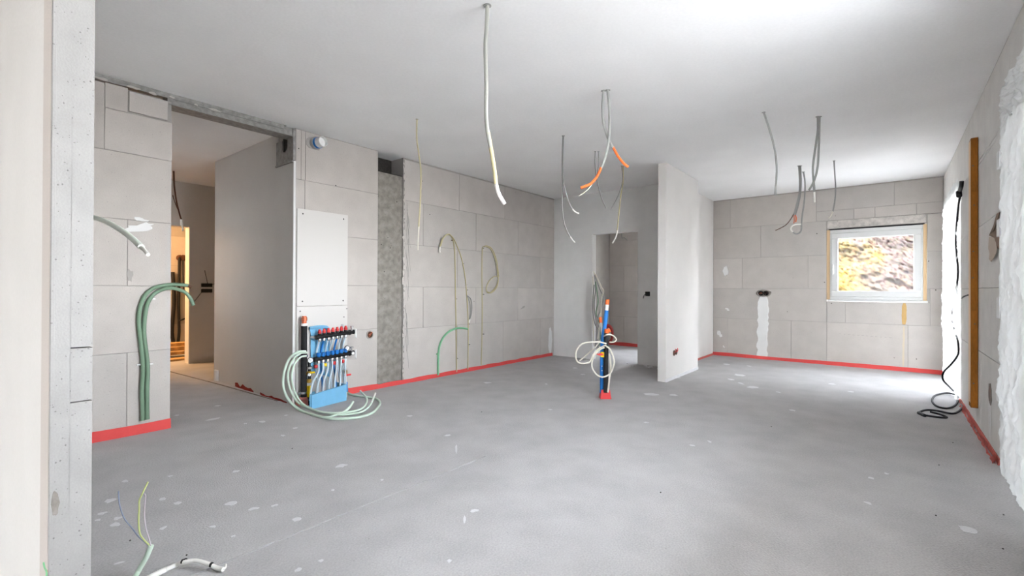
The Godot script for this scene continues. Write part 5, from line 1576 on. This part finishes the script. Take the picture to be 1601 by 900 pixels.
func splat(parent: Node, p: Vector3, q: Vector3, w: float):
	# p, q: ends of the long axis on the floor; w: width
	begin()
	var d := (q - p)
	var u := d.normalized()
	patch((p + q) / 2 + Vector3(0, -0.0004, 0), u, Vector3.UP.cross(u), d.length() / 2, w / 2, 0.0016, 0.45, 12)
	commit("plaster_splat", M.splat, parent)

func hall_room():
	# ---- passage beyond the opening
	var hx := -7.567
	begin()
	box(Vector3(hx - 0.15, 0, -4.2), Vector3(hx, H, -2.285))
	box(Vector3(hx - 0.15, 1.893, -2.285), Vector3(hx, H, -1.40))
	box(Vector3(hx - 0.15, 0, -1.40), Vector3(hx, H, -0.05))
	var w := commit("wall_passage", M.plaster)
	structure(w, "dim plastered end wall of the passage with lit doorway", "wall")
	begin()
	box(Vector3(hx - 0.151, 0, -2.287), Vector3(hx + 0.004, 1.893, -2.272))
	commit("door_jamb", M.wet_plaster, w)
	begin()
	box(Vector3(hx, 0, -0.35), Vector3(-6.2, H, -0.05))
	box(Vector3(-5.6, 0, -0.35), Vector3(-4.34, H, -0.05))
	box(Vector3(-6.2, 0, -0.35), Vector3(-5.6, 0.9, -0.05))  # hole added out of view to light the shaft side and passage ceiling
	box(Vector3(-6.2, 2.0, -0.35), Vector3(-5.6, H, -0.05))
	structure(commit("wall_passage_side", M.plaster), "plastered side wall of the passage with a small film-covered hole added for daylight", "wall")
	begin()
	quad(Vector3(-6.22, 0.88, -0.352), Vector3(-6.22, 2.02, -0.352), Vector3(-5.58, 2.02, -0.352), Vector3(-5.58, 0.88, -0.352))
	commit("film", M.thin_film, get_node("wall_passage_side"))
	begin()
	box(Vector3(hx, 0, -4.35), Vector3(-6.04, H, -4.2))
	box(Vector3(-6.05, 0, -4.3), Vector3(-5.9, H, -2.96))
	structure(commit("wall_passage_end", M.plaster), "plastered walls closing the passage behind the shaft", "wall")
	var sx := thing("socket_box", "two dark switch boxes one above another on passage wall", "socket box", Vector3(hx, 1.05, -2.483))
	for y in [1.09, 1.01]:
		begin(sx.position)
		cbox(Vector3(hx - 0.001, y - 0.026, -2.56), Vector3(hx + 0.012, y + 0.026, -2.42), 0.004)
		commit("box", M.black_plastic, sx)
	for p in [[Vector3(hx + 0.01, 1.3, -2.46), Vector3(hx + 0.03, 1.22, -2.47), Vector3(hx + 0.012, 1.1, -2.5)], [Vector3(hx + 0.01, 1.1, -2.55), Vector3(hx + 0.04, 1.12, -2.6), Vector3(hx + 0.03, 1.15, -2.62)], [Vector3(hx + 0.012, 1.0, -2.43), Vector3(hx + 0.02, 0.9, -2.36), Vector3(hx + 0.02, 0.83, -2.31)]]:
		begin(sx.position)
		tube(p, 0.004, 6, 5)
		commit("wire", M.rubber, sx)
	var hc := thing("ceiling_cable", "dark cable with white connector hanging in the passage", "cable", Vector3(-6.965, 2.244, -1.925))
	begin(hc.position)
	tube([Vector3(-6.935, 2.5, -1.912)] + [Vector3(-6.962, 2.324, -1.927), Vector3(-6.94, 2.124, -1.945), Vector3(-6.909, 1.965, -1.971), Vector3(-6.893, 1.901, -1.984)], 0.009, 8, 6)
	commit("sheath", M.wire_brown, hc)
	begin(hc.position)
	tube([Vector3(-6.966, 2.202, -1.912), Vector3(-6.934, 2.083, -1.937), Vector3(-6.897, 1.971, -1.968), Vector3(-6.878, 1.884, -1.983)], 0.005, 6, 6)
	commit("red_wire", M.wire_brown, hc)
	begin(hc.position)
	tube([Vector3(-6.882, 1.9, -1.981), Vector3(-6.878, 1.828, -1.984)], 0.016, 8, 2)
	tube([Vector3(-6.875, 1.828, -1.986), Vector3(-6.866, 1.757, -1.994)], 0.01, 8, 2)
	commit("connector", M.white_plastic, hc)
	# joint profile and lighter strip on the passage floor
	var jp := thing("joint_profile", "thin dark movement joint profile across the passage floor", "profile", Vector3(-5.7, 0, -1.98))
	begin(jp.position)
	tube([Vector3(-7.56, 0.0, -1.90), Vector3(-6.9, 0.0015, -1.92), Vector3(-5.8, 0.002, -1.99), Vector3(-4.9, 0.0015, -2.03), Vector3(-4.45, 0.0, -2.05)], 0.007, 6, 5)
	commit("profile", M.concrete, jp)
	begin()
	patch(Vector3(-5.95, 0, -2.06), Vector3.RIGHT, Vector3.FORWARD, 0.05, 0.025, 0.12, 0.4, 10)
	commit("plaster_lump", M.wet_plaster, get_node("wall_shaft"))
	begin()
	torn(Vector3(-5.45, 0, -2.07), Vector3(-5.0, 0, -2.07), Vector3.BACK, 0.01, 0.05)
	torn(Vector3(-4.85, 0, -2.07), Vector3(-4.3, 0, -2.07), Vector3.BACK, 0.008, 0.03)
	commit("torn_strip", mat("dark_red", Color(0.55, 0.16, 0.14), 0.8), get_node("wall_shaft")).set_meta("kind", "stuff")
	# ---- lit room behind it
	begin()
	box(Vector3(-9.35, 0, -4.2), Vector3(-9.2, H, -0.05))
	var br := commit("wall_lit_room", M.mortar)
	structure(br, "block wall of the warmly lit room seen through the passage doorway", "wall")
	for r in [[0.0, 0.46, -2.6], [0.46, 0.94, -3.0], [0.94, 1.42, -2.33], [1.42, 1.9, -2.75], [1.9, 2.49, -2.4]]:
		row_x(br, -9.2, r[0], r[1], [-4.2, r[2], r[2] + 0.9, -0.9])
	begin()
	box(Vector3(-9.35, 0, -4.35), Vector3(hx, H, -4.2))
	box(Vector3(-9.35, 0, -0.05), Vector3(hx, H, 0.1))
	structure(commit("wall_lit_room_side", M.plaster), "side walls of the warmly lit room", "wall")
	var lamp := thing("work_lamp", "bare warm bulb lighting the room beyond the passage", "lamp", Vector3(-8.5, 2.0, -1.2))
	begin(lamp.position)
	lathe(lamp.position + Vector3(0, -0.06, 0), Vector3.UP, [Vector2(0.0001, 0), Vector2(0.03, 0.01), Vector2(0.045, 0.045), Vector2(0.03, 0.09), Vector2(0.015, 0.11), Vector2(0.0001, 0.112)], 14)
	commit("bulb", M.bulb, lamp)
	begin(lamp.position)
	tube([lamp.position + Vector3(0, 0.05, 0), Vector3(-8.5, H, -1.2)], 0.006, 6, 3)
	commit("flex", M.rubber, lamp)
	var ol := OmniLight3D.new()
	ol.light_color = Color(1.0, 0.79, 0.56)
	ol.light_energy = 0.06
	ol.light_size = 0.05
	ol.omni_range = 12
	ol.omni_attenuation = 2
	ol.shadow_enabled = true
	lamp.add_child(ol)
	# black hoses hanging on that wall
	var bh := thing("hose", "pair of black hoses hanging on the lit room wall", "hose", Vector3(-9.15, 0.838, -2.61))
	for p in [[[Vector3(-9.16, 1.556, -2.613), Vector3(-9.16, 1.155, -2.611), Vector3(-9.16, 0.732, -2.609), Vector3(-9.16, 0.309, -2.616), Vector3(-9.16, 0.079, -2.59)], 0.022], [[Vector3(-9.16, 1.527, -2.663), Vector3(-9.16, 1.156, -2.67), Vector3(-9.16, 1.028, -2.675)], 0.010], [[Vector3(-9.16, 1.31, -2.521), Vector3(-9.16, 0.839, -2.542), Vector3(-9.16, 0.316, -2.518), Vector3(-9.16, 0.071, -2.564), Vector3(-9.16, 0.045, -2.617)], 0.028], [[Vector3(-9.14, 0.501, -2.6), Vector3(-9.14, 0.53, -2.663), Vector3(-9.14, 0.558, -2.736)], 0.014]]:
		begin(bh.position)
		tube(p[0], p[1], 8, 5)
		commit("tube", M.rubber, bh)
	for q in [Vector3(-9.19, 1.547, -2.622), Vector3(-9.19, 1.55, -2.672)]:
		begin(bh.position)
		lathe(q, Vector3.RIGHT, [Vector2(0.05, 0), Vector2(0.05, 0.03), Vector2(0.03, 0.04), Vector2(0.0001, 0.04)], 12)
		commit("outlet", M.wire_brown, bh)
	# timber at the threshold
	for k in 4:
		var t := thing("timber", ["top timber batten stacked in the lit doorway", "second timber batten stacked in the lit doorway", "third timber batten stacked in the lit doorway", "lowest timber board lying in the lit doorway"][k], "timber", Vector3(-8.0, 0.03, -1.9))
		begin(t.position)
		var y := [0.165, 0.115, 0.06, 0.0][k] as float
		var x := [-8.55, -8.45, -8.30, -8.05][k] as float
		cbox(Vector3(x - 0.09, y, -2.62), Vector3(x + 0.09, y + (0.05 if k < 3 else 0.03), -1.45), 0.004, Basis(Vector3.UP, 0.05 * (k - 1)))
		commit("batten", M.raw_wood, t)

func closet():
	var zc := -8.2
	begin()
	box(Vector3(XL - 0.01, 0, zc - 0.17), Vector3(-3.1, H, zc - 0.006))
	box(Vector3(-3.1, 0, zc - 0.17), Vector3(-2.5, 0.9, zc - 0.006))  # hidden opening added in the back wall to light the closet
	box(Vector3(-3.1, 2.1, zc - 0.17), Vector3(-2.5, H, zc - 0.006))
	box(Vector3(-2.5, 0, zc - 0.17), Vector3(-2.36, H, zc - 0.006))
	var w := commit("wall_closet_back", M.mortar)
	structure(w, "grey block wall at the back of dark closet", "wall")
	var ys := [0.0, 0.55, 1.02, 1.50, 1.97, 2.49]
	for i in 5:
		row_z(w, zc, ys[i], ys[i + 1], [-4.2, -3.9 if i % 2 == 0 else -3.4, -3.1])
	strip(w, [Vector3(-4.2, 0, zc), Vector3(-2.4, 0, zc)], 0.06, "red_strip", Vector3.BACK)
	var starts := [[929, 424], [931, 427], [933, 431], [928, 430], [930, 436], [934, 440]]
	var cb := thing("cable_bunch", "bunch of grey and green cables hanging inside the closet doorway", "cable", Vector3(-3.292, 1.165, -6.015))
	var paths := [[Vector3(-3.32, 1.312, -5.991), Vector3(-3.277, 1.166, -6.026), Vector3(-3.22, 0.964, -6.073), Vector3(-3.209, 0.891, -6.082), Vector3(-3.248, 0.707, -6.052), Vector3(-3.262, 0.432, -6.042), Vector3(-3.248, 0.203, -6.054)], [Vector3(-3.338, 1.296, -6.041), Vector3(-3.323, 1.074, -6.054), Vector3(-3.337, 0.797, -6.044), Vector3(-3.308, 0.473, -6.069), Vector3(-3.329, 0.196, -6.053)], [Vector3(-3.281, 1.256, -5.958), Vector3(-3.224, 1.056, -6.005), Vector3(-3.182, 0.928, -6.04), Vector3(-3.203, 0.801, -6.023), Vector3(-3.252, 0.618, -5.985), Vector3(-3.203, 0.437, -6.025), Vector3(-3.139, 0.437, -6.077)], [Vector3(-3.377, 1.242, -6.074), Vector3(-3.369, 0.888, -6.082), Vector3(-3.376, 0.562, -6.078), Vector3(-3.361, 0.236, -6.091)], [Vector3(-3.284, 1.165, -5.982), Vector3(-3.255, 0.891, -6.007), Vector3(-3.276, 0.708, -5.99), Vector3(-3.226, 0.508, -6.032), Vector3(-3.24, 0.252, -6.022)], [Vector3(-3.328, 1.12, -6.024), Vector3(-3.345, 0.797, -6.012), Vector3(-3.32, 0.567, -6.033), Vector3(-3.269, 0.429, -6.074), Vector3(-3.291, 0.171, -6.058)], [Vector3(-3.255, 1.272, -5.928), Vector3(-3.191, 1.092, -5.98), Vector3(-3.166, 1.029, -6), Vector3(-3.191, 0.893, -5.981), Vector3(-3.198, 0.621, -5.977), Vector3(-3.233, 0.35, -5.95)]]
	for i in paths.size():
		begin(cb.position)
		tube(paths[i], 0.009, 7, 6)
		commit("strand", M.conduit_green if i == 4 else (M.cable_cream if i % 3 == 0 else M.cable_grey), cb)
	var rt := thing("hose_roll", "small dark red roll hanging beside the closet cables", "hose", Vector3(-3.225, 0.4, -6.264))
	begin(rt.position)
	for k in 3:
		var l := []
		for j in 17:
			var a := TAU * j / 16
			l.append(rt.position + Vector3(0.779, 0, -0.627) * (cos(a) * (0.07 - 0.008 * k)) + Vector3.UP * (sin(a) * (0.13 - 0.01 * k)) + Vector3(0.6, 0, 0.78) * 0.025 * (k - 1))
		tube(l, 0.016, 7, 2)
	commit("coil", M["dark_red"], rt)
	var cx := thing("ceiling_cable", "thin pale cable end hanging at the top of the closet doorway", "cable", Vector3(-3.199, 1.88, -6.663))
	begin(cx.position)
	tube([Vector3(-3.25, H, -6.9)] + [Vector3(-3.118, 1.875, -6.472), Vector3(-3.088, 1.828, -6.496), Vector3(-3.051, 1.785, -6.526)], 0.006, 6, 5)
	commit("sheath", M.cable_grey, cx)

func outside():
	begin()
	box(Vector3(-60, -0.6, -60), Vector3(60, -0.21, 60))
	var g := commit("ground", M.soil)
	structure(g, "bare soil outside the building", "ground")
	var n := FastNoiseLite.new()
	n.seed = 5
	n.frequency = 0.55
	n.fractal_octaves = 5
	var c := FastNoiseLite.new()
	c.seed = 9
	c.frequency = 0.7
	c.fractal_octaves = 4
	var d := FastNoiseLite.new()
	d.seed = 12
	d.frequency = 4.5
	d.fractal_octaves = 3
	begin()
	st.set_smooth_group(0)
	var g2 := FastNoiseLite.new()
	g2.seed = 31
	g2.frequency = 13.0
	g2.fractal_octaves = 2
	var nu := 380
	var nv := 200
	var pts := []
	var cols := []
	for j in nv + 1:
		for i in nu + 1:
			var x := lerpf(-6.0, 5.0, float(i) / nu)
			var t := float(j) / nv
			var y := lerpf(-0.4, 6.0, t)
			var fine := g2.get_noise_2d(x * 1.3 + y * 0.6, y * 1.2)
			var z := -11.6 - 4.4 * t + 0.25 * n.get_noise_2d(x * 1.6 + y * 0.8, y * 2.0) + 0.07 * d.get_noise_2d(x * 1.2 + y, y * 1.4) + 0.028 * fine
			pts.append(Vector3(x, y, z))
			var s := 0.5 + 0.9 * c.get_noise_2d(x * 1.1 + y * 0.5, y) - 1.1 * (x + 0.42) * clampf(1.5 - absf(x), 0.3, 1.0)
			var k := clampf(0.5 + 0.8 * d.get_noise_2d(x * 2.0 + 30.0, y * 2.0) + 0.6 * fine, 0, 1)
			var ochre := Color(0.60, 0.36, 0.085).lerp(Color(1.0, 0.82, 0.36), k)
			var grey := Color(0.34, 0.275, 0.25).lerp(Color(0.62, 0.54, 0.49), k)
			var col := grey.lerp(ochre, clampf(s * 2.0 - 0.5, 0, 1))
			if fine < -0.36:
				col = col.lerp(Color(0.10, 0.08, 0.05), 0.75)
			cols.append(col * 0.05)
	for j in nv:
		for i in nu:
			var a := j * (nu + 1) + i
			for k in [a, a + nu + 1, a + 1, a + 1, a + nu + 1, a + nu + 2]:
				st.set_color(cols[k])
				st.add_vertex(pts[k])
	var r := commit("rocky_bank", M.rock)
	structure(r, "sunlit ochre and grey rocky bank outside the window", "bank")
